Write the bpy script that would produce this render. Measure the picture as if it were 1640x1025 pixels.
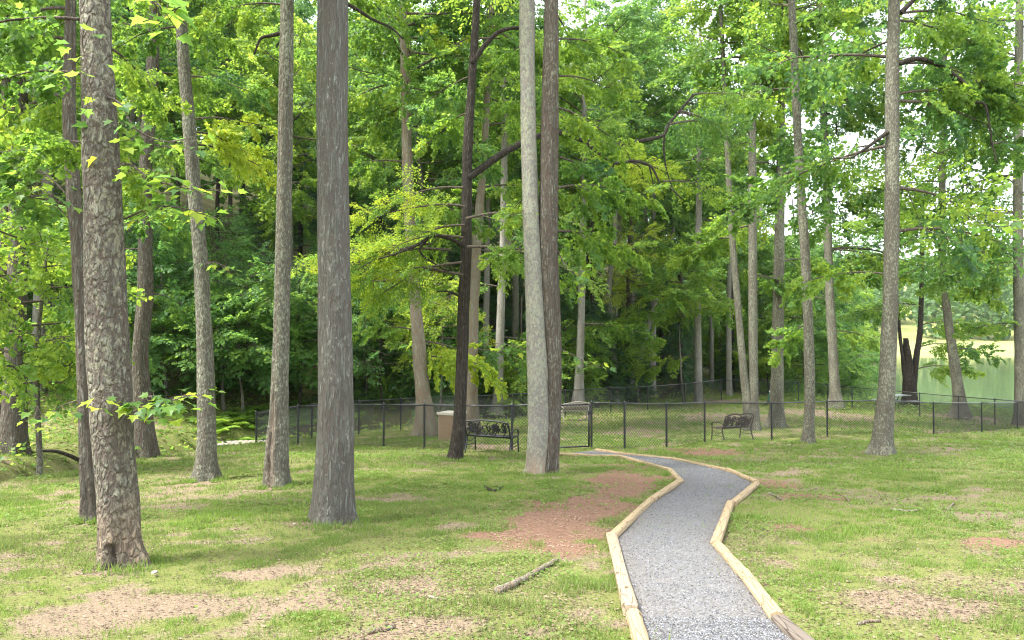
import bpy, bmesh, math, random
import numpy as np
from mathutils import Vector, Matrix
R = math.radians
SC = bpy.context.scene
COL = SC.collection
for o in list(bpy.data.objects): bpy.data.objects.remove(o)

# ------------------------------------------------------------------ camera, sky, sun, exposure
F, U0, VH, CAMZ = 1216.0, 820.0, 530.0, 1.6
cam_d = bpy.data.cameras.new('camera'); cam = bpy.data.objects.new('camera', cam_d); COL.objects.link(cam)
cam_d.sensor_width = 36.0; cam_d.lens = 36.0*F/1640.0; cam_d.clip_start = 0.05; cam_d.clip_end = 6000
cam.location = (0, 0, CAMZ); cam.rotation_euler = (R(90) + math.atan((VH-512.5)/F), 0, 0)
SC.camera = cam
SUN_EL, SUN_AZ = 57.0, 246.0                        # azimuth clockwise from +Y: high on the left, a little behind the camera
W = bpy.data.worlds.new('World'); SC.world = W; W.use_nodes = True
nt = W.node_tree; nt.nodes.clear()
wo = nt.nodes.new('ShaderNodeOutputWorld'); bg = nt.nodes.new('ShaderNodeBackground')
sky = nt.nodes.new('ShaderNodeTexSky'); sky.sky_type = 'NISHITA'; sky.sun_disc = False
sky.sun_elevation = R(SUN_EL); sky.sun_rotation = R(SUN_AZ)
sky.air_density = 1.0; sky.dust_density = 4.0; sky.ozone_density = 1.0
hz = nt.nodes.new('ShaderNodeMixRGB'); hz.inputs[0].default_value = 0.62; hz.inputs[2].default_value = (8.6, 9.0, 9.6, 1)   # thin bright cloud over the blue
nt.links.new(sky.outputs[0], hz.inputs[1]); nt.links.new(hz.outputs[0], bg.inputs[0])
bg.inputs[1].default_value = 0.15
nt.links.new(bg.outputs[0], wo.inputs[0])
sl = bpy.data.lights.new('sun', 'SUN'); sl.energy = 4.2; sl.angle = R(15); sl.color = (1.0, 0.98, 0.94)
so = bpy.data.objects.new('sun', sl); COL.objects.link(so)
sd_ = Vector((math.sin(R(SUN_AZ))*math.cos(R(SUN_EL)), math.cos(R(SUN_AZ))*math.cos(R(SUN_EL)), math.sin(R(SUN_EL))))
so.rotation_euler = sd_.to_track_quat('Z', 'Y').to_euler(); so.location = sd_*60
SC.view_settings.view_transform = 'Standard'; SC.view_settings.look = 'None'
SC.view_settings.gamma = 1; SC.view_settings.use_curve_mapping = False
SC.view_settings.exposure = 1.78
cy = SC.cycles
cy.max_bounces = 7; cy.diffuse_bounces = 5; cy.glossy_bounces = 3; cy.transmission_bounces = 5; cy.transparent_max_bounces = 4
cy.sample_clamp_indirect = 6; cy.caustics_reflective = False; cy.caustics_refractive = False
cy.pixel_filter_type = 'BLACKMAN_HARRIS'; cy.filter_width = 1.15
cy.use_denoising = True; cy.denoiser = 'OPENIMAGEDENOISE'; cy.denoising_prefilter = 'ACCURATE'; cy.denoising_input_passes = 'RGB_ALBEDO_NORMAL'

# ------------------------------------------------------------------ small helpers
def px(u, v, d): return np.array([(u-U0)/F*d, d, CAMZ+(VH-v)/F*d])
def _h(ix, iy, s):
    n = (ix.astype(np.int64)*374761393 + iy.astype(np.int64)*668265263 + s*2147483647) & 0xffffffff
    n = ((n ^ (n >> 13))*1274126177) & 0xffffffff
    return ((n ^ (n >> 16)) & 0xffff)/65535.0
def vnoise(x, y, s=0):
    x = np.asarray(x, float); y = np.asarray(y, float)
    ix = np.floor(x); iy = np.floor(y); fx = x-ix; fy = y-iy
    fx = fx*fx*(3-2*fx); fy = fy*fy*(3-2*fy)
    ix = ix.astype(np.int64); iy = iy.astype(np.int64)
    a = _h(ix, iy, s); b = _h(ix+1, iy, s); c = _h(ix, iy+1, s); d = _h(ix+1, iy+1, s)
    return (a*(1-fx)+b*fx)*(1-fy)+(c*(1-fx)+d*fx)*fy
def fbm(x, y, s=0, oct=4):
    t = 0; a = .5; n = 0
    for k in range(oct): t = t+a*vnoise(x*2**k, y*2**k, s+k*17); n += a; a *= .5
    return t/n
def smooth(a, b, x):
    t = np.clip((x-a)/(b-a), 0, 1); return t*t*(3-2*t)
def polydist(x, y, P):
    x = np.asarray(x, float); y = np.asarray(y, float); best = np.full(x.shape, 1e9)
    for (ax, ay), (bx, by) in zip(P[:-1], P[1:]):
        dx, dy = bx-ax, by-ay; t = np.clip(((x-ax)*dx+(y-ay)*dy)/(dx*dx+dy*dy), 0, 1)
        best = np.minimum(best, np.hypot(x-ax-t*dx, y-ay-t*dy))
    return best
def inpoly(x, y, P):
    x = np.asarray(x, float); y = np.asarray(y, float); c = np.zeros(x.shape, bool); n = len(P)
    for i in range(n):
        x1, y1 = P[i]; x2, y2 = P[(i+1) % n]
        if y1 == y2: continue
        c ^= ((y1 > y) != (y2 > y)) & (x < (x2-x1)*(y-y1)/(y2-y1)+x1)
    return c

# ------------------------------------------------------------------ the lie of the land
WATER = -3.3
CREEK = [(-13.5, 4), (-11.8, 10), (-10.9, 15), (-11.2, 19.5), (-10.6, 24), (-8.6, 27.5), (-5.6, 31.5), (-1, 36.5), (4, 41.5), (12, 52)]
HB = np.array([(-90, -18), (-60, -4), (-30, 11), (-14, 20.5), (-9.5, 28), (0, 37), (6, 43), (14, 53), (20, 62), (28, 80), (40, 115), (60, 172), (140, 400)])
def hill_sd(x, y): return (y-np.interp(x, HB[:, 0], HB[:, 1]))*0.72
def ground_z(x, y):
    x = np.asarray(x, float); y = np.asarray(y, float)
    z = np.interp(y, [-40, 0, 5, 10, 15, 20, 25, 30, 40, 60, 120], [1.6, 0, -.31, -.70, -1.11, -1.55, -1.98, -2.24, -2.46, -2.7, -2.9])
    z = z-np.clip(x-13, 0, 25)*.045*smooth(15, 30, y) - np.clip(-4-x, 0, 12)*.02*smooth(4, 14, y)
    z = z+(fbm(x*.35, y*.35, 3)-.5)*.16+(fbm(x*2.2, y*2.2, 9, 2)-.5)*.035
    s = hill_sd(x, y)
    h = np.clip(s, 0, 9)*.14+np.clip(s-9, 0, 70)*.42+np.clip(s-3, 0, 20)*.04
    h = h+(fbm(x*.12, y*.12, 21)-.5)*2.2*smooth(4, 20, s)
    z = z+h*(1-smooth(95, 150, y)*smooth(10, 40, x))
    # far bank of the lake: a low field that climbs gently
    far = smooth(100, 140, y)*smooth(10, 40, x)
    z = z*(1-far)+far*np.interp(y, [0, 136, 150, 235, 420], [-3.6, -3.6, -2.9, -1.5, 30])
    # lake bed
    ys = np.interp(x, [15, 22, 30, 45, 90], [66, 51, 48.5, 46, 40])
    lake = smooth(0, 5, y-ys)*(1-smooth(131, 139, y))*smooth(1.5, 6, -s)*smooth(16, 22, x)
    z = z*(1-lake)+lake*(-5.0)
    dc = polydist(x, y, CREEK)
    z = z-1.2*np.exp(-(dc/(1.1+.6*smooth(-8, -10, x)))**4)*(1-smooth(30, 40, y)*.4)
    return z
def gz(x, y): return float(ground_z(np.array([x]), np.array([y]))[0])
def hit(u, v):                                        # where a sight line meets the ground
    d = np.linspace(2.5, 260, 6000); z = ground_z((u-U0)/F*d, d); r = CAMZ+(VH-v)/F*d
    k = np.argmax(r <= z); k = k if r[k] <= z[k] else len(d)-1
    return float((u-U0)/F*d[k]), float(d[k])

PL = [(1034, 1062), (1012, 989), (981, 864), (1042, 806), (1090.5, 774), (1072.7, 755), (995, 733), (893, 729.5)]
PR = [(1300, 1052), (1241, 998), (1145.6, 876), (1172, 809), (1209.6, 776.5), (1163.5, 755.7), (1078.6, 737), (953.6, 722)]
PLw = [hit(*p) for p in PL]; PRw = [hit(*p) for p in PR]
PATHPOLY = PLw+PRw[::-1]
def pxpatch(L):                                       # bare patches measured in the photograph: (u, v, ru, rv, weight)
    out = []
    for u, v, ru, rv, w in L:
        x, y = hit(u, v); y1 = hit(u, v-rv)[1]; y0 = hit(u, v+rv)[1]
        out.append((x, y, ru*y/F, (y1-y0)/2, w))
    return out
ROOTS = pxpatch([(190, 912, 75, 14, .8), (142, 838, 30, 7, .8), (327, 772, 40, 6, .7), (440, 783, 40, 6, .7), (530, 842, 75, 11, .85), (728, 739, 28, 4, .8), (868, 762, 48, 7, .85), (1294, 718, 30, 4, .8), (1414, 732, 48, 6, .8)])
MULCH = [hit(*p) for p in [(760, 850), (800, 822), (880, 800), (945, 768), (1000, 742), (1062, 752), (1078, 774), (1038, 800), (985, 845), (970, 872), (900, 884), (840, 880), (800, 862)]]
DIRT = pxpatch([(410, 920, 90, 9, 1), (740, 842, 50, 9, 1), (260, 975, 190, 18, .9), (120, 1000, 130, 22, .7), (620, 905, 90, 9, .5), (640, 940, 130, 14, .7),
                (480, 965, 120, 16, .8), (700, 1000, 120, 14, .6), (330, 870, 130, 7, .55), (640, 800, 90, 6, .5), (1370, 900, 120, 18, .45), (1450, 980, 140, 18, .6),
                (1330, 1000, 70, 14, .7), (1560, 930, 90, 14, .4), (920, 990, 60, 20, .6), (850, 1010, 90, 12, .6), (1500, 760, 120, 6, .4), (560, 770, 90, 4, .4),
                (1380, 800, 100, 8, .5), (800, 715, 60, 5, .9), (1010, 690, 90, 5, .7), (1180, 668, 120, 7, .9), (1330, 665, 90, 10, .8), (1180, 643, 70, 4, .9), (1540, 668, 60, 5, .9)])
RED = pxpatch([(1130, 722, 60, 7, 1), (1230, 772, 50, 7, 1), (1310, 796, 60, 7, 1), (1265, 848, 70, 8, 1), (1590, 868, 70, 10, .9), (1400, 870, 60, 6, .5), (1000, 780, 60, 14, 1)])
def patchval(x, y, L):
    t = np.zeros(np.shape(x))
    for cx, cy_, rx, ry, w in L:
        t = np.maximum(t, w*(1-smooth(.45, 1.25, np.hypot((x-cx)/rx, (y-cy_)/ry))))
    return t
def cover(x, y):
    """bare soil 0..1, red soil 0..1, mulch 0..1, litter 0..1"""
    n1 = fbm(x*1.1, y*1.1, 41); n2 = fbm(x*4.3, y*4.3, 47, 4); n = .55*n1+.45*n2
    sg = polydist(x, y, MULCH+MULCH[:1]); sg = np.where(inpoly(x, y, MULCH), sg, -sg); mul = smooth(-.35, .6, sg+(n2-.5)*1.5+(n1-.5)*1.2)
    dirt = np.clip(patchval(x, y, DIRT)*1.25+(n-.5)*2.6-.12, 0, 1)
    dirt = np.maximum(np.maximum(dirt, smooth(.53, .68, n)*.8), np.clip(patchval(x, y, ROOTS)*1.1+(n-.5)*1.6-.1, 0, 1))
    red = np.clip(patchval(x+(n2-.5)*.8, y+(n1-.5)*.8, RED)*1.1+(n-.5)*1.2, 0, 1)
    lit = smooth(.48, .66, fbm(x*.55+7, y*.55, 77))*.8
    wood = smooth(7, 13, hill_sd(x, y)-7*smooth(-9, -6, x)*0); wood = np.maximum(wood, smooth(0, 5, hill_sd(x, y))*smooth(-8.5, -5, x))
    wood = np.maximum(wood, 1-smooth(.9, 1.9+.8*smooth(-8, -10, x)*smooth(-11.6, -12, x-(y-15)*.0), polydist(x, y, CREEK)))  # shade of the creek bank painted in: dark woodland floor colour along the ditch
    return dirt, red, mul, lit, wood

# ------------------------------------------------------------------ mesh helpers
def new_mesh(name, V, T=None, Q=None, mats=(), attrs=None, smooth_shade=False):
    me = bpy.data.meshes.new(name)
    V = np.asarray(V, np.float32); T = np.zeros((0, 3), np.int32) if T is None else np.asarray(T, np.int32)
    Q = np.zeros((0, 4), np.int32) if Q is None else np.asarray(Q, np.int32)
    me.vertices.add(len(V)); me.vertices.foreach_set('co', V.ravel())
    idx = np.concatenate([T.ravel(), Q.ravel()]).astype(np.int32)
    me.loops.add(len(idx)); me.loops.foreach_set('vertex_index', idx)
    st = np.concatenate([np.arange(len(T))*3, len(T)*3+np.arange(len(Q))*4]).astype(np.int32)
    me.polygons.add(len(st)); me.polygons.foreach_set('loop_start', st)
    me.polygons.foreach_set('use_smooth', np.full(len(st), bool(smooth_shade)))
    for k, a in (attrs or {}).items():
        at = me.attributes.new(k, 'FLOAT', 'POINT'); at.data.foreach_set('value', np.asarray(a, np.float32))
    me.update(calc_edges=True); me.validate()
    for m in mats: me.materials.append(m)
    return me
def link(name, me, parent=None, loc=None, rz=0.0, scale=None):
    o = bpy.data.objects.new(name, me); COL.objects.link(o)
    if parent is not None: o.parent = parent
    if loc is not None: o.location = tuple(float(c) for c in loc)
    if rz: o.rotation_euler = (0, 0, rz)
    if scale is not None: o.scale = scale if hasattr(scale, '__len__') else (scale,)*3
    return o
def tag(o, label, cat, group=None, kind=None):
    if label: o['label'] = label
    if cat: o['category'] = cat
    if group: o['group'] = group
    if kind: o['kind'] = kind
    return o
def thing(name, loc, label, cat, group=None, rz=0.0, scale=None):
    return tag(link(name, None, None, loc, rz, scale), label, cat, group)
class MB:
    def __init__(s): s.V = []; s.T = []; s.Q = []; s.n = 0
    def add(s, V, T=None, Q=None):
        s.V.append(np.asarray(V, float))
        if T is not None and len(T): s.T.append(np.asarray(T)+s.n)
        if Q is not None and len(Q): s.Q.append(np.asarray(Q)+s.n)
        s.n += len(V)
    def box(s, c, size, rot=None):
        v = np.array([(x, y, z) for x in (-.5, .5) for y in (-.5, .5) for z in (-.5, .5)])*np.array(size)
        if rot is not None: v = v@np.array(rot).T
        s.add(v+np.array(c), Q=[(0, 1, 3, 2), (4, 6, 7, 5), (0, 4, 5, 1), (2, 3, 7, 6), (0, 2, 6, 4), (1, 5, 7, 3)]); return s
    def tube(s, P, r, seg=6, cap=True):
        P = np.asarray(P, float); n = len(P); r = np.broadcast_to(np.asarray(r, float), (n,))
        t = np.gradient(P, axis=0); t /= np.maximum(np.linalg.norm(t, axis=1)[:, None], 1e-9)
        ref = np.where(np.abs(t[:, 2:3]) > .9, np.array([[1., 0, 0]]), np.array([[0, 0, 1.]]))
        a = np.cross(t, ref); a /= np.linalg.norm(a, axis=1)[:, None]; b = np.cross(a, t)
        if n > 1:
            for i in range(1, n):
                if np.dot(a[i], a[i-1]) < 0: a[i] = -a[i]; b[i] = -b[i]
        th = np.arange(seg)/seg*2*math.pi
        V = P[:, None, :]+r[:, None, None]*(np.cos(th)[None, :, None]*a[:, None, :]+np.sin(th)[None, :, None]*b[:, None, :])
        i = np.arange(n-1)[:, None]*seg; j = np.arange(seg)[None, :]; k = (j+1) % seg
        Q = np.stack([i+j, i+seg+j, i+seg+k, i+k], -1).reshape(-1, 4)
        V = V.reshape(-1, 3)
        if cap:
            V = np.vstack([V, P[0], P[-1]]); c0 = n*seg; c1 = c0+1; j = np.arange(seg); k = (j+1) % seg
            T = np.vstack([np.stack([np.full(seg, c0), j, k], -1), np.stack([np.full(seg, c1), (n-1)*seg+k, (n-1)*seg+j], -1)])
            s.add(V, T, Q)
        else: s.add(V, None, Q)
        return s
    def mesh(s, name, mats=(), smooth_shade=False, attrs=None):
        V = np.vstack(s.V) if s.V else np.zeros((0, 3))
        return new_mesh(name, V, np.vstack(s.T) if s.T else None, np.vstack(s.Q) if s.Q else None, mats, attrs, smooth_shade)
def catmull(P, m):
    P = np.asarray(P, float); n = len(P)
    if n < 3: 
        t = np.linspace(0, 1, m)[:, None]; return P[0]*(1-t)+P[-1]*t
    A = np.vstack([2*P[0]-P[1], P, 2*P[-1]-P[-2]]); s = np.linspace(0, n-1-1e-6, m); i = s.astype(int); t = (s-i)[:, None]
    p0, p1, p2, p3 = A[i], A[i+1], A[i+2], A[i+3]
    return .5*((2*p1)+(-p0+p2)*t+(2*p0-5*p1+4*p2-p3)*t*t+(-p0+3*p1-3*p2+p3)*t**3)

# ------------------------------------------------------------------ materials
def mat(name):
    m = bpy.data.materials.new(name); m.use_nodes = True; n = m.node_tree; n.nodes.clear()
    out = n.nodes.new('ShaderNodeOutputMaterial'); p = n.nodes.new('ShaderNodeBsdfPrincipled'); n.links.new(p.outputs[0], out.inputs[0])
    return m, n, p, out
def N(n, t, **k):
    x = n.nodes.new(t)
    for a, b in k.items(): setattr(x, a, b)
    return x
def ramp(n, src, stops, interp='LINEAR'):
    r = N(n, 'ShaderNodeValToRGB'); r.color_ramp.interpolation = interp; e = r.color_ramp.elements
    while len(e) > 1: e.remove(e[-1])
    e[0].position = stops[0][0]; e[0].color = (*stops[0][1], 1)
    for p_, c in stops[1:]:
        k = e.new(p_); k.color = (*c, 1)
    n.links.new(src, r.inputs[0]); return r.outputs[0]
def mixc(n, f, a, b, mode='MIX'):
    x = N(n, 'ShaderNodeMixRGB', blend_type=mode)
    for i, s in ((0, f), (1, a), (2, b)):
        if isinstance(s, (int, float)): x.inputs[i].default_value = s
        elif isinstance(s, tuple): x.inputs[i].default_value = (*s, 1)
        else: n.links.new(s, x.inputs[i])
    return x.outputs[0]
def mth(n, op, a, b=0.0, c=None):
    x = N(n, 'ShaderNodeMath', operation=op)
    for i, s in enumerate((a, b) if c is None else (a, b, c)):
        if isinstance(s, (int, float)): x.inputs[i].default_value = s
        else: n.links.new(s, x.inputs[i])
    return x.outputs[0]
def noise(n, vec, scale, detail=4, rough=.55):
    x = N(n, 'ShaderNodeTexNoise'); x.inputs['Scale'].default_value = scale; x.inputs['Detail'].default_value = detail; x.inputs['Roughness'].default_value = rough
    n.links.new(vec, x.inputs['Vector']); return x.outputs[0]
def mapping(n, vec, sc):
    x = N(n, 'ShaderNodeMapping'); x.inputs['Scale'].default_value = sc; n.links.new(vec, x.inputs[0]); return x.outputs[0]
def bump(n, p, h, strength=.5, dist=.02):
    b = N(n, 'ShaderNodeBump'); b.inputs['Strength'].default_value = strength; b.inputs['Distance'].default_value = dist
    n.links.new(h, b.inputs['Height']); n.links.new(b.outputs[0], p.inputs['Normal'])
def attr(n, k): return N(n, 'ShaderNodeAttribute', attribute_name=k).outputs['Fac']

def leaf_mat(name, cols, trans, tf=.45, rough=.45, spec=.25):
    m, n, p, out = mat(name)
    t = attr(n, 'tint'); oi = N(n, 'ShaderNodeObjectInfo').outputs['Random']
    f = mth(n, 'ADD', mth(n, 'MULTIPLY', t, .72), mth(n, 'MULTIPLY', oi, .28))
    c = ramp(n, f, [(i/(len(cols)-1), q) for i, q in enumerate(cols)])
    n.links.new(c, p.inputs['Base Color']); p.inputs['Roughness'].default_value = rough; p.inputs['Specular IOR Level'].default_value = spec
    tr = N(n, 'ShaderNodeBsdfTranslucent'); n.links.new(ramp(n, f, [(i/(len(trans)-1), q) for i, q in enumerate(trans)]), tr.inputs[0])
    mx = N(n, 'ShaderNodeMixShader'); mx.inputs[0].default_value = tf
    n.links.new(p.outputs[0], mx.inputs[1]); n.links.new(tr.outputs[0], mx.inputs[2]); n.links.new(mx.outputs[0], out.inputs[0])
    return m
M = {}
M['leaf_bright'] = leaf_mat('leaf_bright', [(.035, .085, .026), (.07, .145, .032), (.115, .2, .038), (.18, .265, .048)], [(.15, .31, .05), (.28, .46, .058), (.43, .59, .066), (.6, .7, .085)], .54)
M['leaf_mid'] = leaf_mat('leaf_mid', [(.03, .075, .032), (.055, .125, .038), (.085, .17, .044), (.13, .225, .052)], [(.11, .26, .06), (.2, .38, .066), (.3, .49, .075), (.42, .58, .09)], .52)
M['leaf_dark'] = leaf_mat('leaf_dark', [(.035, .09, .035), (.055, .125, .042), (.08, .165, .05), (.12, .22, .06)], [(.11, .27, .06), (.17, .36, .07), (.24, .45, .08), (.33, .52, .09)], .46)
M['leaf_yellow'] = leaf_mat('leaf_yellow', [(.12, .2, .03), (.17, .26, .035), (.24, .31, .04), (.3, .35, .045)], [(.42, .58, .05), (.54, .68, .06), (.65, .73, .07), (.74, .76, .08)], .56)
M['needle'] = leaf_mat('needle', [(.024, .062, .032), (.04, .092, .04), (.058, .122, .048), (.09, .165, .058)], [(.06, .16, .055), (.09, .21, .065), (.12, .26, .075), (.17, .32, .085)], .35)
M['far_leaf'] = leaf_mat('far_leaf', [(.06, .11, .05), (.085, .145, .06), (.11, .18, .07), (.15, .22, .08)], [(.12, .24, .07), (.17, .3, .08), (.22, .36, .09), (.28, .42, .1)], .4)
M['grass'] = leaf_mat('grass_blade', [(.25, .2, .11), (.165, .175, .062), (.11, .165, .04), (.138, .205, .045), (.185, .25, .052)], [(.29, .24, .11), (.23, .28, .08), (.22, .36, .055), (.29, .44, .065), (.38, .51, .078)], .4, .5, .2)
M['fern'] = leaf_mat('fern_frond', [(.08, .17, .03), (.12, .23, .04), (.17, .28, .045), (.22, .32, .05)], [(.25, .48, .05), (.35, .57, .06), (.45, .64, .07), (.52, .66, .08)], .45)

def bark_mat(name, light, dark, fs=16.0, stretch=.2, crack=.16, lichen=.25, lich_col=(.42, .45, .33), moss=0.0, depth=.03, base_tan=None):
    m, n, p, out = mat(name)
    tc = N(n, 'ShaderNodeTexCoord').outputs['Object']
    nz = N(n, 'ShaderNodeTexNoise'); nz.inputs['Scale'].default_value = 5; nz.inputs['Detail'].default_value = 3; n.links.new(tc, nz.inputs['Vector'])
    dv = N(n, 'ShaderNodeVectorMath', operation='MULTIPLY_ADD'); n.links.new(nz.outputs['Color'], dv.inputs[0]); dv.inputs[1].default_value = (.06, .06, .2); n.links.new(tc, dv.inputs[2])
    v = mapping(n, dv.outputs[0], (fs, fs, fs*stretch))
    vo = N(n, 'ShaderNodeTexVoronoi', feature='DISTANCE_TO_EDGE'); vo.inputs['Scale'].default_value = 1; n.links.new(v, vo.inputs['Vector'])
    stre = noise(n, mapping(n, dv.outputs[0], (fs*.95, fs*.95, fs*stretch*.8)), 1, 5, .62)
    ck = N(n, 'ShaderNodeMapRange', interpolation_type='SMOOTHSTEP'); ck.inputs['From Min'].default_value = .01; ck.inputs['From Max'].default_value = crack; n.links.new(vo.outputs['Distance'], ck.inputs['Value'])
    sk = N(n, 'ShaderNodeMapRange', interpolation_type='SMOOTHSTEP'); sk.inputs['From Min'].default_value = .36; sk.inputs['From Max'].default_value = .58; n.links.new(stre, sk.inputs['Value'])
    h = mth(n, 'MULTIPLY', mth(n, 'MULTIPLY_ADD', ck.outputs[0], .65, .35), mth(n, 'MULTIPLY_ADD', sk.outputs[0], .75, .25))
    fine = noise(n, mapping(n, tc, (70, 70, 22)), 1, 5, .7)
    big = noise(n, mapping(n, tc, (2.3, 2.3, 1.1)), 1, 4)
    c0 = mixc(n, big, tuple(x*.7 for x in light), tuple(min(1, x*1.95) for x in light))
    c0 = mixc(n, mth(n, 'MULTIPLY', fine, 1.2), mixc(n, .6, c0, dark), c0)
    c1 = mixc(n, h, dark, c0)
    if lichen > 0:
        ln = noise(n, mapping(n, tc, (24, 24, 15)), 1, 6, .72); lb = noise(n, mapping(n, tc, (2.6, 2.6, 1.2)), 1, 3)
        s_ = mth(n, 'ADD', ln, mth(n, 'MULTIPLY', lb, .35))
        lf = N(n, 'ShaderNodeMapRange'); lf.inputs['From Min'].default_value = .82-lichen*.35; lf.inputs['From Max'].default_value = .9-lichen*.35; n.links.new(s_, lf.inputs['Value'])
        c1 = mixc(n, mth(n, 'MULTIPLY', lf.outputs[0], .55), c1, lich_col)
    if base_tan:
        sx = N(n, 'ShaderNodeSeparateXYZ'); n.links.new(tc, sx.inputs[0])
        q = mth(n, 'ADD', sx.outputs['Z'], mth(n, 'MULTIPLY', big, -1.1))
        g = N(n, 'ShaderNodeMapRange'); g.inputs['From Min'].default_value = base_tan[1]; g.inputs['From Max'].default_value = base_tan[1]-.35; n.links.new(q, g.inputs['Value'])
        c1 = mixc(n, mth(n, 'MULTIPLY', mth(n, 'MULTIPLY', g.outputs[0], .75), h), c1, base_tan[0])
    c1 = mixc(n, attr(n, 'scar'), c1, mixc(n, noise(n, mapping(n, tc, (40, 40, 3)), 1, 4), (.06, .045, .033), (.25, .21, .16)))
    n.links.new(c1, p.inputs['Base Color']); p.inputs['Roughness'].default_value = .9; p.inputs['Specular IOR Level'].default_value = .15
    hh = mth(n, 'ADD', h, mth(n, 'MULTIPLY', fine, .25))
    bump(n, p, hh, 1.0, depth)
    return m
M['bark_scaly'] = bark_mat('bark_scaly', (0.135, 0.134, 0.106), (.07, .05, .04), 20, .5, .3, .4, (.29, .285, .2), base_tan=((.30, .215, .145), .15), depth=.04)
M['bark_ridged'] = bark_mat('bark_ridged', (0.131, 0.14, 0.119), (.075, .06, .05), 30, .12, .36, .2, (.29, .3, .25), depth=.03)
M['bark_grey'] = bark_mat('bark_grey', (0.113, 0.116, 0.089), (.08, .065, .05), 30, .2, .26, .4, (.27, .285, .2), depth=.02)
M['bark_pale'] = bark_mat('bark_pale', (0.183, 0.182, 0.166), (.16, .13, .10), 20, .3, .06, .3, (.36, .38, .29), depth=.012)
M['bark_smooth'] = bark_mat('bark_smooth', (0.12, 0.122, 0.114), (.2, .17, .14), 20, .4, .1, .5, (.3, .32, .215), depth=.01, base_tan=((.24, .16, .11), .0))
M['bark_brown'] = bark_mat('bark_brown', (0.136, 0.137, 0.11), (.06, .04, .03), 26, .18, .34, .18, (.28, .28, .19), depth=.035)
M['bark_dark'] = bark_mat('bark_dark', (0.075, 0.065, 0.052), (.022, .017, .014), 30, .18, .3, .0, depth=.03)
M['bark_tan'] = bark_mat('bark_tan', (0.149, 0.15, 0.118), (.17, .11, .07), 14, .3, .08, .2, (.3, .31, .2), depth=.02)
M['twig'] = bark_mat('twig', (.13, .105, .085), (.05, .04, .03), 30, .3, .1, .0, depth=.01)

def simple(name, col, rough=.6, metal=0.0, var=.25, scale=20, bmp=.2, spec=.4, stretch=(1, 1, 1)):
    m, n, p, out = mat(name); tc = N(n, 'ShaderNodeTexCoord').outputs['Object']
    f = noise(n, mapping(n, tc, stretch), scale, 6, .6)
    n.links.new(mixc(n, f, tuple(c*(1-var) for c in col), tuple(min(1, c*(1+var)) for c in col)), p.inputs['Base Color'])
    p.inputs['Roughness'].default_value = rough; p.inputs['Metallic'].default_value = metal; p.inputs['Specular IOR Level'].default_value = spec
    if bmp: bump(n, p, f, bmp, .01)
    return m
M['black_coat'] = simple('black_vinyl_coat', (.012, .013, .014), .38, 0, .3, 30, .05, .5)
M['black_iron'] = simple('black_iron', (.01, .0105, .012), .5, .0, .3, 40, .1, .5)
M['bronze'] = simple('brown_cast_metal', (.028, .017, .012), .5, .3, .3, 40, .15, .5)
M['weathered'] = simple('weathered_grey_wood', (.27, .24, .2), .85, 0, .4, 14, .4, .2, (1, 6, 6))
M['plank'] = simple('bleached_plank', (.24, .21, .17), .85, 0, .35, 10, .4, .2, (1, 8, 8))
M['steel'] = simple('galvanised', (.55, .56, .58), .4, .8, .15, 30, .05)
M['green_metal'] = simple('dark_green_coat', (.02, .09, .07), .5, 0, .2, 30, .05)
M['white_tape'] = simple('white_band', (.75, .75, .73), .6, 0, .1, 30, 0)
M['tabletop'] = simple('pale_tabletop', (.2, .22, .2), .5, 0, .15, 20, .05)
M['litter'] = None
def timber_mat(name, light, dark, grey):
    m, n, p, out = mat(name); tc = N(n, 'ShaderNodeTexCoord').outputs['Object']
    oi = N(n, 'ShaderNodeObjectInfo').outputs['Random']
    ad = N(n, 'ShaderNodeVectorMath', operation='ADD'); n.links.new(tc, ad.inputs[0]); n.links.new(oi, ad.inputs[1])
    g = noise(n, mapping(n, ad.outputs[0], (3, 55, 55)), 1, 5, .6); b = noise(n, mapping(n, ad.outputs[0], (2.5, 5, 5)), 1, 4)
    c = mixc(n, g, dark, light); c = mixc(n, mth(n, 'MULTIPLY', b, .5), c, grey)
    wv = N(n, 'ShaderNodeTexVoronoi', feature='DISTANCE_TO_EDGE'); wv.inputs['Scale'].default_value = 1; n.links.new(mapping(n, ad.outputs[0], (1.6, 26, 26)), wv.inputs['Vector'])
    ck = N(n, 'ShaderNodeMapRange'); ck.inputs['From Max'].default_value = .035; n.links.new(wv.outputs['Distance'], ck.inputs['Value'])
    kn = N(n, 'ShaderNodeTexVoronoi', feature='F1'); kn.inputs['Scale'].default_value = 1; n.links.new(mapping(n, ad.outputs[0], (3.2, 8, 8)), kn.inputs['Vector'])
    kr = N(n, 'ShaderNodeMapRange'); kr.inputs['From Min'].default_value = .07; kr.inputs['From Max'].default_value = .16; n.links.new(kn.outputs['Distance'], kr.inputs['Value'])
    c = mixc(n, ck.outputs[0], tuple(x*.45 for x in dark), c); c = mixc(n, kr.outputs[0], tuple(x*.4 for x in dark), c)
    n.links.new(c, p.inputs['Base Color']); p.inputs['Roughness'].default_value = .8; p.inputs['Specular IOR Level'].default_value = .2
    bump(n, p, mth(n, 'ADD', mth(n, 'MULTIPLY', g, .5), ck.outputs[0]), .5, .006)
    return m
M['timber'] = timber_mat('landscape_timber', (.36, .27, .155), (.22, .15, .08), (.25, .21, .14))
M['timber_grey'] = timber_mat('weathered_timber', (.14, .115, .09), (.07, .053, .04), (.15, .13, .11))
M['timber_flat'] = timber_mat('sawn_timber', (.32, .245, .155), (.2, .145, .09), (.25, .215, .16))

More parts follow.
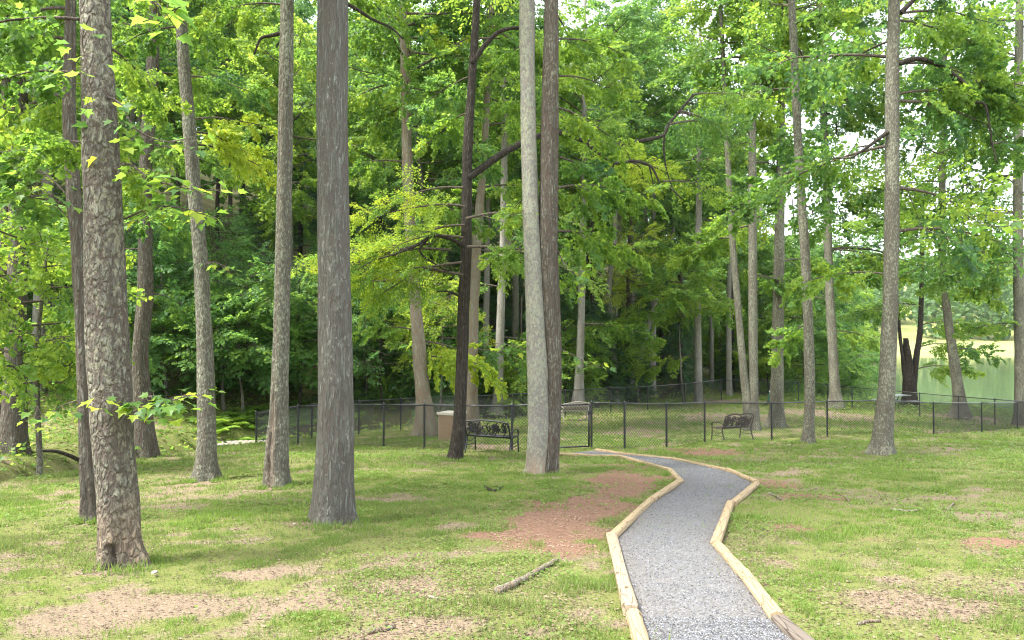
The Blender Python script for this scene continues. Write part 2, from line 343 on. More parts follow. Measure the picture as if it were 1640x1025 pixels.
def ground_mat():
    m, n, p, out = mat('ground_soil_and_turf'); tc = N(n, 'ShaderNodeTexCoord').outputs['Object']
    f1 = noise(n, tc, 38, 6, .7); f2 = noise(n, tc, 9, 5, .65); f3 = noise(n, tc, 120, 3, .6); f4 = noise(n, tc, 1.2, 4)
    turf = ramp(n, f1, [(.25, (.06, .058, .025)), (.45, (.11, .115, .042)), (.6, (.155, .17, .05)), (.8, (.23, .2, .11))])
    turf = mixc(n, mth(n, 'MULTIPLY', f4, .45), turf, (.19, .2, .055))
    soil = ramp(n, mth(n, 'ADD', mth(n, 'MULTIPLY', f1, .6), mth(n, 'MULTIPLY', f3, .4)), [(.25, (.085, .062, .041)), (.45, (.175, .13, .088)), (.6, (.25, .19, .132)), (.8, (.34, .27, .2))])
    red = ramp(n, mth(n, 'ADD', mth(n, 'MULTIPLY', f1, .5), mth(n, 'MULTIPLY', f3, .5)), [(.25, (.1, .057, .037)), (.45, (.175, .1, .066)), (.6, (.225, .137, .093)), (.8, (.29, .2, .145))])
    wood = ramp(n, f2, [(.25, (.05, .04, .026)), (.5, (.1, .085, .05)), (.65, (.085, .11, .035)), (.85, (.2, .16, .1))])
    sharpen = lambda a, k: mth(n, 'MULTIPLY_ADD', mth(n, 'SUBTRACT', f1, .5), k, a)
    def cl(x):
        r = N(n, 'ShaderNodeMapRange'); r.inputs['From Min'].default_value = .3; r.inputs['From Max'].default_value = .62; n.links.new(x, r.inputs['Value']); return r.outputs[0]
    c = mixc(n, cl(sharpen(attr(n, 'dirt'), 1.1)), turf, soil)
    c = mixc(n, cl(sharpen(attr(n, 'red'), .8)), c, red)
    c = mixc(n, cl(sharpen(attr(n, 'mulch'), .5)), c, red)
    c = mixc(n, attr(n, 'wood'), c, wood)  # woodland floor, and the painted shade along the creek banks
    c = mixc(n, attr(n, 'field'), c, ramp(n, noise(n, mapping(n, tc, (.05, .2, 1)), 1, 5), [(.3, (.17, .2, .06)), (.55, (.23, .23, .085)), (.75, (.15, .19, .05))]))
    n.links.new(c, p.inputs['Base Color']); p.inputs['Roughness'].default_value = .95; p.inputs['Specular IOR Level'].default_value = .1
    bump(n, p, mth(n, 'ADD', f1, mth(n, 'MULTIPLY', f3, .5)), .8, .03)
    return m
M['ground'] = ground_mat()
def chip_mat(name, cols, rough=.9):
    m, n, p, out = mat(name); c = ramp(n, attr(n, 'tint'), [(i/(len(cols)-1), q) for i, q in enumerate(cols)])
    n.links.new(c, p.inputs['Base Color']); p.inputs['Roughness'].default_value = rough; p.inputs['Specular IOR Level'].default_value = .2
    return m
M['litter'] = chip_mat('dead_leaf', [(.03, .021, .014), (.06, .043, .028), (.105, .077, .05), (.2, .155, .11), (.08, .046, .028)])
M['chips'] = chip_mat('red_bark_chip', [(.1, .056, .037), (.17, .096, .064), (.22, .132, .09), (.28, .19, .135), (.14, .095, .068)])
M['stone'] = chip_mat('grey_gravel', [(.025, .025, .027), (.07, .072, .078), (.118, .122, .13), (.22, .226, .238), (.085, .076, .062)], .8)
def gravel_mat():
    m, n, p, out = mat('crushed_gravel'); tc = N(n, 'ShaderNodeTexCoord').outputs['Object']
    v = N(n, 'ShaderNodeTexVoronoi', feature='F1'); v.inputs['Scale'].default_value = 75; n.links.new(tc, v.inputs['Vector'])
    b = noise(n, tc, 3, 5, .65)
    c = ramp(n, v.outputs['Color'], [(.0, (.045, .046, .049)), (.5, (.1, .103, .11)), (1, (.185, .19, .2))])
    c = mixc(n, mth(n, 'MULTIPLY', b, .5), c, (.13, .115, .095)); c = mixc(n, mth(n, 'MULTIPLY', mth(n, 'ADD', attr(n, 'edge'), mth(n, 'MULTIPLY', b, .6)), .55), c, (.11, .088, .066))
    n.links.new(c, p.inputs['Base Color']); p.inputs['Roughness'].default_value = .9
    bump(n, p, v.outputs['Distance'], .8, .012); return m
M['gravel'] = gravel_mat()
def water_mat():
    m, n, p, out = mat('lake_water'); tc = N(n, 'ShaderNodeTexCoord').outputs['Object']
    p.inputs['Base Color'].default_value = (.07, .10, .045, 1); p.inputs['Roughness'].default_value = .06; p.inputs['IOR'].default_value = 1.33; p.inputs['Specular IOR Level'].default_value = .8
    bump(n, p, noise(n, mapping(n, tc, (.8, .25, 1)), 1, 3), .12, .08); return m
M['water'] = water_mat()

# ------------------------------------------------------------------ ground, path, water, hills
gx = np.unique(np.concatenate([np.arange(-170, -60, 7.), np.arange(-60, -17, 1.1), np.arange(-17, 17, .17), np.arange(17, 60, .9), np.arange(60, 320, 7.)]))
gy = np.unique(np.concatenate([np.arange(-30, 1.5, 2.), np.arange(1.5, 27, .17), np.arange(27, 60, .7), np.arange(60, 150, 2.), np.arange(150, 440, 9.)]))
GX, GY = np.meshgrid(gx, gy); ZX = ground_z(GX, GY)
dirt, red, mul, lit, wood = cover(GX, GY)
field = (smooth(132, 142, GY)*smooth(20, 40, GX)).ravel()
ny, nx = GX.shape; ii = (np.arange(ny-1)[:, None]*nx+np.arange(nx-1)[None, :]).ravel()
gm = new_mesh('ground', np.stack([GX.ravel(), GY.ravel(), ZX.ravel()], -1), None, np.stack([ii, ii+1, ii+nx+1, ii+nx], -1), [M['ground']],
              dict(dirt=np.maximum(dirt, lit*.45).ravel(), red=red.ravel(), mulch=mul.ravel(), wood=wood.ravel(), field=field), True)
tag(link('ground', gm), None, None, kind='structure')
ww = np.array([(14, 40, WATER), (330, 40, WATER), (330, 146, WATER), (14, 146, WATER)])
tag(link('lake', new_mesh('lake', ww, None, [(0, 1, 2, 3)], [M['water']])), None, None, kind='structure')
# stream water in the ditch
cv = MB(); cp = catmull([(x, y, gz(x, y)+.16) for x, y in CREEK[:9]], 60)
tn = np.gradient(cp[:, :2], axis=0); tn /= np.linalg.norm(tn, axis=1)[:, None]; nn = np.stack([-tn[:, 1], tn[:, 0]], -1)
cv.add(np.vstack([np.c_[cp[:, :2]+nn*.75, cp[:, 2]], np.c_[cp[:, :2]-nn*.75, cp[:, 2]]]), None, [(i, i+1, 61+i, 60+i) for i in range(59)])
tag(link('creek_water', cv.mesh('creek_water', [M['water']])), None, None, kind='structure')
# gravel path
Lp = catmull([(x, y, 0) for x, y in PLw], 8); rows = []
def densify(P, m):
    out = []
    for a, b in zip(P[:-1], P[1:]):
        for t in np.linspace(0, 1, m, endpoint=False): out.append((a[0]*(1-t)+b[0]*t, a[1]*(1-t)+b[1]*t))
    return np.array(out+[P[-1]])
dl, dr = densify(PLw, 12), densify(PRw, 12); K = 13
tt = np.linspace(0, 1, K); gp = dl[:, None, :]*(1-tt)[None, :, None]+dr[:, None, :]*tt[None, :, None]
pz = ground_z(gp[..., 0], gp[..., 1])+.022
n0 = len(dl); ii = (np.arange(n0-1)[:, None]*K+np.arange(K-1)[None, :]).ravel()
tag(link('path', new_mesh('path', np.c_[gp.reshape(-1, 2), pz.ravel()], None, np.stack([ii, ii+1, ii+K+1, ii+K], -1), [M['gravel']], dict(edge=np.tile(np.abs(tt*2-1)**4, n0)), True)), None, None, kind='structure')
rng = np.random.default_rng(5)
def chips(name, P, size, mat_, seed, flat=.35, kindlabel=None, cat=None, tint=None, kind='stuff', lift=0.0):
    """many small irregular stones or flakes joined into one object"""
    r = np.random.default_rng(seed); n = len(P); th = np.arange(5)/5*2*math.pi
    ang = r.uniform(0, 6.28, n)[:, None]+th[None, :]; rad = size[:, None]*r.uniform(.55, 1.15, (n, 5))
    el = r.uniform(.45, 1, n)[:, None]
    x = np.cos(th)[None, :]*rad; y = np.sin(th)[None, :]*rad*el; a = r.uniform(0, 6.28, n)[:, None]
    X = P[:, 0:1]+x*np.cos(a)-y*np.sin(a); Y = P[:, 1:2]+x*np.sin(a)+y*np.cos(a); Z = P[:, 2:3]+lift+r.uniform(-.15, .25, (n, 5))*size[:, None]*flat*2
    top = np.c_[P[:, 0], P[:, 1], P[:, 2]+lift+size*flat*r.uniform(.5, 1.4, n)]
    V = np.concatenate([np.stack([X, Y, Z], -1), top[:, None, :]], 1).reshape(-1, 3)
    b = np.arange(n)[:, None, None]*6; j = np.arange(5)
    T = (b+np.stack([j, (j+1) % 5, np.full(5, 5)], -1)[None]).reshape(-1, 3)
    t = np.repeat(r.uniform(0, 1, n) if tint is None else tint, 6)
    return tag(link(name, new_mesh(name, V, T, None, [mat_], dict(tint=t))), kindlabel, cat, kind=kind)
k = rng.uniform(0, 1, (36000, 2)); s_ = (k[:, 0]**1.25)*(n0-1.001); i_ = s_.astype(int); f_ = (s_-i_)[:, None]
pl = dl[i_]*(1-f_)+dl[i_+1]*f_; pr = dr[i_]*(1-f_)+dr[i_+1]*f_
q = pl*(1-k[:, 1:])+pr*k[:, 1:]; q = q[q[:, 1] < 19]
q3 = np.c_[q, ground_z(q[:, 0], q[:, 1])+.024]
chips('gravel', q3, rng.uniform(.003, .0085, len(q3))*(1+q3[:, 1]*.02), M['stone'], 8, .6, 'loose grey crushed stone covering the winding path', 'gravel')

# ------------------------------------------------------------------ turf, fallen leaves, bark mulch
def wedge(n, d0, d1, seed, um=(-180, 1820)):
    if d0 < 6: um = (-430, 2070)
    r = np.random.default_rng(seed); d = np.sqrt(r.uniform(d0*d0, d1*d1, n)); u = r.uniform(um[0], um[1], n)
    return (u-U0)/F*d, d, r
def blades(n, d0, d1, h, w, seed):
    x, y, r = wedge(n, d0, d1, seed)
    di, re, mu, li, wo_ = cover(x, y)
    g = (1-di*1.05)*(1-re*1.1)*(1-mu*1.3)*(1-.55*li)*(1-wo_*.9)
    pd = np.minimum(polydist(x, y, [tuple(a) for a in PLw]), polydist(x, y, [tuple(a) for a in PRw]))
    ins = inpoly(x, y, PATHPOLY)
    tuft = smooth(.38, .66, .5*fbm(x*1.7, y*1.7, 91, 3)+.5*fbm(x*6.5, y*6.5, 95, 2))
    keep = r.uniform(0, 1, n) < np.clip(g*(.1+.85*tuft)+.03, 0, 1)
    keep &= ~(ins & (r.uniform(0, 1, n) < .975-.2*smooth(.62, .85, fbm(x*2.2, y*2.2, 4, 2)))) & (ins | (pd > .06))
    x, y, tuft = x[keep], y[keep], tuft[keep]; n = len(x); z = ground_z(x, y)
    hh = r.uniform(.45, 1.2, n)*h*(.7+.9*tuft+1.6*(vnoise(x*2.3, y*2.3, 12) > .86)); ww_ = w*r.uniform(.6, 1.3, n)*(1+y*.02)
    a = r.uniform(0, 6.28, n); b = r.uniform(0, 6.28, n); le = r.uniform(.15, .85, n)*hh
    P0 = np.stack([x-np.cos(a)*ww_, y-np.sin(a)*ww_, z-.01], -1); P1 = np.stack([x+np.cos(a)*ww_, y+np.sin(a)*ww_, z-.01], -1)
    P2 = np.stack([x+np.cos(b)*le, y+np.sin(b)*le, z+hh], -1)
    V = np.stack([P0, P1, P2], 1).reshape(-1, 3); t = np.clip(.62+.6*(fbm(x*.8, y*.8, 33)-.5)*2+r.normal(0, .16, n)-.5*(r.uniform(0, 1, n) < .22), 0, 1)
    return V, np.repeat(t, 3)
GV = [blades(470000, 3.2, 8, .026, .003, 1), blades(460000, 8, 15, .033, .0055, 2), blades(350000, 15, 29, .045, .010, 3), blades(140000, 29, 52, .08, .022, 4)]
rb = np.random.default_rng(66)
for cx, cy0, rx, ry, w_ in ROOTS:                       # longer uncut grass against the trunks
    n = 900; a = rb.uniform(0, 6.28, n); q = rx*rb.uniform(.42, .85, n); k = vnoise(np.cos(a)*3+cx, np.sin(a)*3, 8) > .38; a, q = a[k], q[k]; n = len(a)
    x = cx+np.cos(a)*q; y = cy0+rx*.3+np.sin(a)*q; z = ground_z(x, y); hh = rb.uniform(.03, .11, n); b = rb.uniform(0, 6.28, n); c = rb.uniform(0, 6.28, n); ww_ = .004*(1+.03*cy0)
    GV.append((np.stack([np.c_[x-np.cos(b)*ww_, y-np.sin(b)*ww_, z-.01], np.c_[x+np.cos(b)*ww_, y+np.sin(b)*ww_, z-.01], np.c_[x+np.cos(c)*hh*.5, y+np.sin(c)*hh*.5, z+hh]], 1).reshape(-1, 3), np.repeat(np.clip(rb.normal(.6, .2, n), 0, 1), 3)))
V = np.vstack([g[0] for g in GV]); t = np.concatenate([g[1] for g in GV])
tag(link('grass', new_mesh('grass', V, np.arange(len(V)).reshape(-1, 3), None, [M['grass']], dict(tint=t))), 'patchy short lawn grass growing between the trees', 'grass', kind='stuff')
# low clover and weeds: small flat leaves close to the soil
def weeds(n, d0, d1, s, seed):
    x, y, r = wedge(n, d0, d1, seed); w_ = smooth(.5, .68, fbm(x*1.1+31, y*1.1, 63, 3)); di, re, mu, li, wo_ = cover(x, y)
    k = (r.uniform(0, 1, n) < w_*(1-di*.7)*(1-mu)+.02) & ~inpoly(x, y, PATHPOLY) & (wo_ < .9)
    x, y = x[k], y[k]; n = len(x); z = ground_z(x, y)+r.uniform(.012, .05, n); ss = s*r.uniform(.6, 1.4, n)*(1+y*.02); a = r.uniform(0, 6.28, n)
    c, d = np.cos(a), np.sin(a); tl = r.uniform(-.4, .4, (n, 2))*ss[:, None]
    A = np.stack([x-c*ss, y-d*ss, z-tl[:, 0]], -1); C = np.stack([x+c*ss, y+d*ss, z+tl[:, 0]], -1)
    B = np.stack([x+d*ss*.7, y-c*ss*.7, z+tl[:, 1]], -1); D = np.stack([x-d*ss*.7, y+c*ss*.7, z-tl[:, 1]], -1)
    return np.stack([A, B, C, D], 1).reshape(-1, 3), np.repeat(np.clip(r.normal(.55, .2, n), 0, 1), 4)
WV = [weeds(60000, 3.2, 9, .011, 11), weeds(60000, 9, 20, .02, 12), weeds(40000, 20, 45, .045, 13)]
V = np.vstack([g[0] for g in WV]); t = np.concatenate([g[1] for g in WV])
tag(link('weeds', new_mesh('weeds', V, None, np.arange(len(V)).reshape(-1, 4), [M['grass']], dict(tint=t))), 'low clover and broad leaved weeds in the lawn', 'weeds', kind='stuff')
def scatter_chips(n, d0, d1, seed, fn, size):
    x, y, r = wedge(n, d0, d1, seed); k = r.uniform(0, 1, n) < fn(x, y); x, y = x[k], y[k]
    return np.c_[x, y, ground_z(x, y)+.012], r.uniform(size[0], size[1], len(x))*(1+y*.03)
def f_lit(x, y):
    di, re, mu, li, wo_ = cover(x, y); return np.clip(.14+li*.55+di*.25, 0, 1)*(1-mu*.6)*np.where(inpoly(x, y, PATHPOLY), .1, 1)
A = [scatter_chips(100000, 3.2, 9, 71, f_lit, (.005, .014)), scatter_chips(40000, 9, 20, 72, f_lit, (.007, .016)), scatter_chips(16000, 20, 50, 73, f_lit, (.012, .03))]
chips('fallen_leaves', np.vstack([a[0] for a in A]), np.concatenate([a[1] for a in A]), M['litter'], 74, .35, 'dry brown leaf litter strewn over the lawn', 'fallen leaves')
def f_mul(x, y):
    di, re, mu, li, wo_ = cover(x, y); return mu*.95+re*.1
A = scatter_chips(170000, 6, 20, 75, f_mul, (.005, .013))
chips('mulch', A[0], A[1], M['chips'], 76, .3, 'patch of reddish bark mulch beside the path', 'mulch')

# ------------------------------------------------------------------ leaves, sprays, boughs, crowns
def leaf_tpl(kind):
    if kind == 'near':                                # broad lobed leaf
        P = [(0, 0, 0), (.16, .02, .01), (.5, .12, .06), (.36, .34, .035), (.52, .62, .05), (.24, .6, .02), (0, 1, -.08), (-.24, .6, .02), (-.52, .62, .05), (-.36, .34, .035), (-.5, .12, .06), (-.16, .02, .01), (0, .4, -.02)]
        return np.array(P), np.array([(12, i, i+1) for i in range(0, 11)]+[(12, 11, 0)])
    if kind == 'mid':
        P = [(0, 0, 0), (.46, .2, .05), (.3, .5, .02), (.34, .7, .03), (0, 1, -.06), (-.34, .7, .03), (-.3, .5, .02), (-.46, .2, .05), (0, .42, -.02)]
        return np.array(P), np.array([(8, i, i+1) for i in range(7)]+[(8, 7, 0)])
    if kind == 'oval':
        P = [(0, 0, 0), (.24, .45, .03), (0, 1, -.05), (-.24, .45, .03)]; return np.array(P), np.array([(0, 1, 2), (0, 2, 3)])
    P = [(0, 0, 0), (.42, .42, .05), (0, 1, -.06), (-.42, .42, .05)]; return np.array(P), np.array([(0, 1, 2), (0, 2, 3)])
def build_leaves(name, L, kind, material):
    P, A, Nn, S, T = L; V0, F0 = leaf_tpl(kind); B = np.cross(A, Nn)
    V = P[:, None, :]+S[:, None, None]*(V0[None, :, 0:1]*B[:, None, :]+V0[None, :, 1:2]*A[:, None, :]+V0[None, :, 2:3]*Nn[:, None, :])
    Fc = (np.arange(len(P))[:, None, None]*len(V0)+F0[None]).reshape(-1, 3)
    return new_mesh(name, V.reshape(-1, 3), Fc, None, [material], dict(tint=np.repeat(T, len(V0))))
def unit(v): return v/np.maximum(np.linalg.norm(v, axis=-1, keepdims=True), 1e-9)
def make_spray(r, L=1.0, pairs=7, per=6, size=.1, droop=.25, tilt=.35, pinnate=False):
    """a flat leafy branch along +X: leaf frames and twig lines"""
    P, A, Nn, S, tw = [], [], [], [], []
    xs = np.linspace(0, L, 12); z = lambda x: -droop*L*(x/L)**2
    tw.append((np.stack([xs, .06*L*np.sin(xs/L*4+r.uniform(0, 6)), z(xs)], -1), .009*L))
    for i in range(pairs*2+1):
        if i == pairs*2: x0, an, ll = L*.97, r.uniform(-.2, .2), L*.22
        else:
            f = (i//2+.5+r.uniform(-.3, .3))/pairs; x0 = L*(.12+.85*f); an = (1 if i % 2 else -1)*r.uniform(.6, 1.15); ll = L*(.52-.3*f)*r.uniform(.7, 1.2)
        o = np.array([x0, .06*L*math.sin(x0/L*4), z(x0)]); dr = np.array([math.cos(an), math.sin(an), r.uniform(-.25, .12)])
        tw.append((np.stack([o, o+dr*ll*.5, o+dr*ll+np.array([0, 0, -.1*ll])]), .004*L))
        for k in range(per):
            f = (k+.6)/per; p = o+dr*ll*f+np.array([0, 0, -.1*ll*f*f]); sd = 1 if k % 2 else -1
            a2 = an+sd*(r.uniform(.5, 1.1) if k < per-1 else r.uniform(-.2, .2))
            a_ = np.array([math.cos(a2), math.sin(a2), r.uniform(-1.3, .15)])
            n_ = np.array([r.normal(0, tilt), r.normal(0, tilt), 1.0])
            a_ = a_/np.linalg.norm(a_); n_ = n_-a_*np.dot(n_, a_); n_ /= np.linalg.norm(n_)
            P.append(p+np.array([0, 0, r.normal(0, .012*L)])); A.append(a_); Nn.append(n_); S.append(size*r.uniform(.6, 1.25))
    return np.array(P), np.array(A), np.array(Nn), np.array(S), tw
def rotm(az, pit, roll):
    ca, sa, cp, sp, cr, sr = math.cos(az), math.sin(az), math.cos(pit), math.sin(pit), math.cos(roll), math.sin(roll)
    return np.array([[ca, -sa, 0], [sa, ca, 0], [0, 0, 1]])@np.array([[cp, 0, -sp], [0, 1, 0], [sp, 0, cp]])@np.array([[1, 0, 0], [0, cr, -sr], [0, sr, cr]])
class Leaves:
    def __init__(s): s.L = [[], [], [], [], []]; s.tw = MB()
    def put(s, sp, Rm, t, sc, r, tint=None, twigs=True):
        P, A, Nn, S, tw = sp
        s.L[0].append(P@Rm.T*sc+t); s.L[1].append(A@Rm.T); s.L[2].append(Nn@Rm.T); s.L[3].append(S*(.5+.5*sc))
        base = r.uniform(.08, .85) if tint is None else tint
        s.L[4].append(np.clip(base+r.normal(0, .16, len(P)), 0, 1))
        if twigs:
            for q, rad in (tw if twigs == 'all' else tw[:1]):
                s.tw.tube(q[::(1 if len(q) < 5 else 3)]@Rm.T*sc+t, np.linspace(rad*sc, rad*sc*.3, len(q[::(1 if len(q) < 5 else 3)])), 4, False)
    def arr(s): return [np.concatenate(x) for x in s.L]
def make_crown(name, seed, H, Rr, limbs, sprays, spr, kind, material, el=(.15, .7), prof=None, sl=1.25, droop=.0, h_lo=0.0):
    """returns (leaf mesh, limb mesh); the crown starts at z 0 and is H high"""
    r = np.random.default_rng(seed); LV = Leaves(); lm = MB()
    prof = prof or (lambda h: .55+.9*h*(1-h)*2-.35*h)
    for i in range(limbs):
        h = h_lo+(1-h_lo)*(i+r.uniform(0, .9))/limbs; az = i*2.399+r.uniform(-.5, .5); ln = Rr*prof(h)*r.uniform(.65, 1.2); e = r.uniform(*el)*(.6+.6*h)
        o = np.array([0, 0, H*h*.92]); d = np.array([math.cos(az)*math.cos(e), math.sin(az)*math.cos(e), math.sin(e)])
        pts = [o+d*ln*f+np.array([r.normal(0, .03*ln), r.normal(0, .03*ln), -droop*ln*f*f]) for f in np.linspace(0, 1, 6)]; pts[0] = o
        pts = np.array(pts); lm.tube(catmull(pts, 9), np.linspace(.012*ln+.012, .006, 9), 5, False)
        for j in range(sprays):
            f = .25+.75*(j+r.uniform(0, .8))/sprays; p = pts[0]*0; q = f*5; a = min(int(q), 4); p = pts[a]*(1-(q-a))+pts[a+1]*(q-a)
            sp = spr[r.integers(len(spr))]; side = (1 if j % 2 else -1)*r.uniform(.25, 1.3)*(1.1-f*.5)
            LV.put(sp, rotm(az+side, r.uniform(-.95, .7)*(1 if droop == 0 else .5)-droop*.4, r.uniform(-1, 1)*(1 if droop == 0 else .4)), p, sl*r.uniform(.65, 1.2), r)
    lv = build_leaves(name+'_leaves', LV.arr(), kind, material)
    lm.V += LV.tw.V
    off = lm.n
    for q in LV.tw.Q: lm.Q.append(q+off)
    for q in LV.tw.T: lm.T.append(q+off)
    lm.n += LV.tw.n
    return lv, lm.mesh(name+'_limbs', [M['twig']], True)
rr = np.random.default_rng(77)
SPR_BROAD = [make_spray(rr, 1.0, 7, 6, .11, .3, .65) for _ in range(6)]
SPR_CAN = [make_spray(rr, 1.0, 7, 8, .125, .3, .8) for _ in range(6)]
SPR_FINE = [make_spray(rr, 1.0, 9, 7, .085, .28, .25) for _ in range(6)]
SPR_OVAL = [make_spray(rr, 1.0, 6, 6, .13, .1, .5) for _ in range(5)]
SPR_NEEDLE = [make_spray(rr, 1.0, 12, 7, .095, .35, .25) for _ in range(5)]
CR = {}
for i in range(4):                                     # tall canopy crowns
    CR['canopy%d' % i] = make_crown('canopy', 100+i, 11, 4.6, 34, 8, SPR_CAN, 'kite', M['leaf_mid' if i % 2 else 'leaf_bright'], (-.25, .8), sl=1.4)
for i in range(2):                                     # thin high crowns over the lawn
    CR['thin%d' % i] = make_crown('thin_canopy', 150+i, 10, 3.6, 11, 6, SPR_CAN, 'kite', M['leaf_mid' if i else 'leaf_bright'], (.1, .9), sl=1.2)
for i in range(4):                                     # layered understorey crowns
    CR['under%d' % i] = make_crown('understorey', 200+i, 5.0, 2.7, 24, 7, SPR_BROAD, 'mid' if i < 2 else 'kite', M[['leaf_bright', 'leaf_mid', 'leaf_bright', 'leaf_mid'][i]], (-.05, .4), lambda h: .75+.5*h-.85*h*h)
for i in range(2):
    CR['feather%d' % i] = make_crown('feathery', 250+i, 4.5, 2.8, 20, 6, SPR_FINE, 'oval', M['leaf_yellow' if i == 0 else 'leaf_bright'], (-.1, .4), lambda h: .8+.4*h-.8*h*h)
for i in range(3):
    CR['dark%d' % i] = make_crown('dark_broadleaf', 300+i, 6.0, 3.0, 26, 7, SPR_OVAL, 'oval' if i else 'kite', M['leaf_dark'], (0, .5), lambda h: .8+.45*h-.85*h*h)
for i in range(3):
    CR['hemlock%d' % i] = make_crown('hemlock', 400+i, 10, 3.4, 34, 6, SPR_NEEDLE, 'oval', M['needle'], (-.15, .15), lambda h: 1.05-.92*h, 1.3, .22)
for i in range(3):
    CR['shrub%d' % i] = make_crown('shrub', 500+i, 1.5, 1.15, 18, 4, SPR_OVAL if i else SPR_BROAD, 'kite', M[['leaf_mid', 'leaf_dark', 'leaf_bright'][i]], (.1, .9), lambda h: .9-.4*h, .6)
BOUGH = {}
def make_bough(name, seed, L, n, spr, kind, material, sc=.8, sag=.18, width=.5):
    """one leafy limb along +X"""
    r = np.random.default_rng(seed); LV = Leaves(); pts = np.array([(L*f, r.normal(0, .04*L)*f, .18*L*f-(.18+sag)*L*f*f) for f in np.linspace(0, 1, 7)])
    lm = MB(); lm.tube(catmull(pts, 14), np.linspace(.011*L+.004, .004, 14), 6, False)
    for j in range(n):
        f = .12+.88*(j+r.uniform(0, .7))/n; q = f*6; a = min(int(q), 5); p = pts[a]*(1-(q-a))+pts[a+1]*(q-a)
        sd = (1 if j % 2 else -1)*r.uniform(.35, 1.2) if j < n-1 else 0.0
        LV.put(spr[r.integers(len(spr))], rotm(sd, r.uniform(-1.0, .5), r.uniform(-1, 1)), p, sc*(1.15-.55*f)*r.uniform(.7, 1.2), r)
    off = lm.n; lm.V += LV.tw.V; lm.Q += [q+off for q in LV.tw.Q]; lm.n += LV.tw.n
    return build_leaves(name+'_leaves', LV.arr(), kind, material), lm.mesh(name+'_limb', [M['twig']], True)
for i in range(4): BOUGH['broad%d' % i] = make_bough('bough', 600+i, 2.4, 13, SPR_BROAD, 'near', M['leaf_bright' if i != 2 else 'leaf_mid'], .75)
for i in range(3): BOUGH['feather%d' % i] = make_bough('feather_bough', 650+i, 2.6, 14, SPR_FINE, 'oval', M['leaf_yellow' if i == 0 else 'leaf_bright'], .9)
for i in range(2): BOUGH['yellow%d' % i] = make_bough('yellow_bough', 670+i, 2.2, 12, SPR_BROAD, 'mid', M['leaf_yellow'], .75)
SPR_LACE = [make_spray(rr, 1.0, 5, 4, .11, .3, .7) for _ in range(5)]
for i in range(3): BOUGH['lace%d' % i] = make_bough('lace_bough', 710+i, 3.2, 17, SPR_LACE, 'mid', M['leaf_mid' if i else 'leaf_bright'], 1.1, .12)
for i in range(2): BOUGH['midb%d' % i] = make_bough('mid_bough', 690+i, 2.6, 15, SPR_BROAD, 'mid', M['leaf_mid' if i else 'leaf_bright'], .8)

# ------------------------------------------------------------------ trees
def trunk_mesh(name, C, rad, material, seed, seg=22, step=.16, rough=.05, origin=None, scars=()):
    """a trunk along centre points C with radii; local to origin"""
    C = np.asarray(C, float); L = np.sum(np.linalg.norm(np.diff(C, axis=0), axis=1)); m = max(14, min(300, int(L/step)))
    P = catmull(C, m); rd = np.maximum(catmull(np.c_[rad, rad, rad], m)[:, 0], .01)
    th = np.arange(seg)/seg*2*math.pi; r = np.random.default_rng(seed); s0 = r.uniform(0, 99)
    zz = P[:, 2:3]-P[0, 2]; flare = np.exp(-np.maximum(zz-.12, 0)/.28)
    nz = (fbm(np.cos(th)[None, :]*1.6+s0+zz*.25, np.sin(th)[None, :]*1.6+zz*1.3+s0, seed)-.5)*2*rough*1.6
    nz = nz+(vnoise(th[None, :]*3.2+s0, zz*4+s0, seed+3)-.5)*rough*.9
    lob = flare*(.03+.26*np.cos(th[None, :]*r.integers(4, 7)+s0)*(.6+.8*vnoise(th[None, :]*2, zz*0+s0, seed)))
    Rm = rd[:, None]*(1+nz+lob); sa = np.zeros(Rm.shape)
    for (tc_, z0, z1, wd, dep) in scars:               # open wounds in the bark: bearing, from, to, half width (rad), depth
        da = np.abs((th[None, :]-tc_+math.pi) % (2*math.pi)-math.pi); w_ = wd*(.75+.5*vnoise(zz*5, zz*0, seed))*np.sqrt(np.clip((z1-zz)/(z1-z0), 0, 1))
        g_ = (zz > z0-.3)*np.clip(1-da/np.maximum(w_, 1e-3), 0, 1); Rm = Rm*(1-dep*smooth(0, .5, g_)+.06*(np.abs(da-w_*1.15) < w_*.3)*(zz < z1)); sa = np.maximum(sa, smooth(0, .25, g_))
    V = np.stack([P[:, 0:1]+np.cos(th)*Rm, P[:, 1:2]+np.sin(th)*Rm, P[:, 2:3]+0*Rm], -1).reshape(-1, 3)
    if origin is not None: V = V-np.asarray(origin)
    i = np.arange(m-1)[:, None]*seg; j = np.arange(seg)[None, :]; k = (j+1) % seg
    Q = np.stack([i+j, i+k, i+seg+k, i+seg+j], -1).reshape(-1, 4)
    T = [((m-1)*seg+a, (m-1)*seg+(a+1) % seg, (m-1)*seg) for a in range(1, seg-1)]
    return new_mesh(name, V, T, Q, [material], dict(scar=sa.ravel()), True)
def px_trunk(pts, d, H, lean_y=0.0):
    """measured outline (u, v, width) from base to top -> centre line and radii; carried on above the frame to height H"""
    C, rad = [], []
    for u, v, w in pts:
        r_ = w/2*d/F*.95; p = px(u, v, d); C.append(p+np.array([0, r_*.5, 0])); rad.append(r_)
    C = [np.array(c) for c in C]; zb = C[0][2]
    C.insert(0, C[0]+np.array([0, 0, -.25])); rad.insert(0, rad[0]*1.08)
    dirn = (C[-1]-C[-3]); dirn /= max(dirn[2], .1); top = C[-1][2]; n = 4
    for i in range(1, n+1):
        z = top+(zb+H-top)*i/n
        if z > C[-1][2]+.2: C.append(C[-1]+dirn*np.array([.7, .7, 1])*(z-C[-1][2])); rad.append(rad[-1]*(.82 if i < n else .4))
    return np.array(C), np.array(rad)
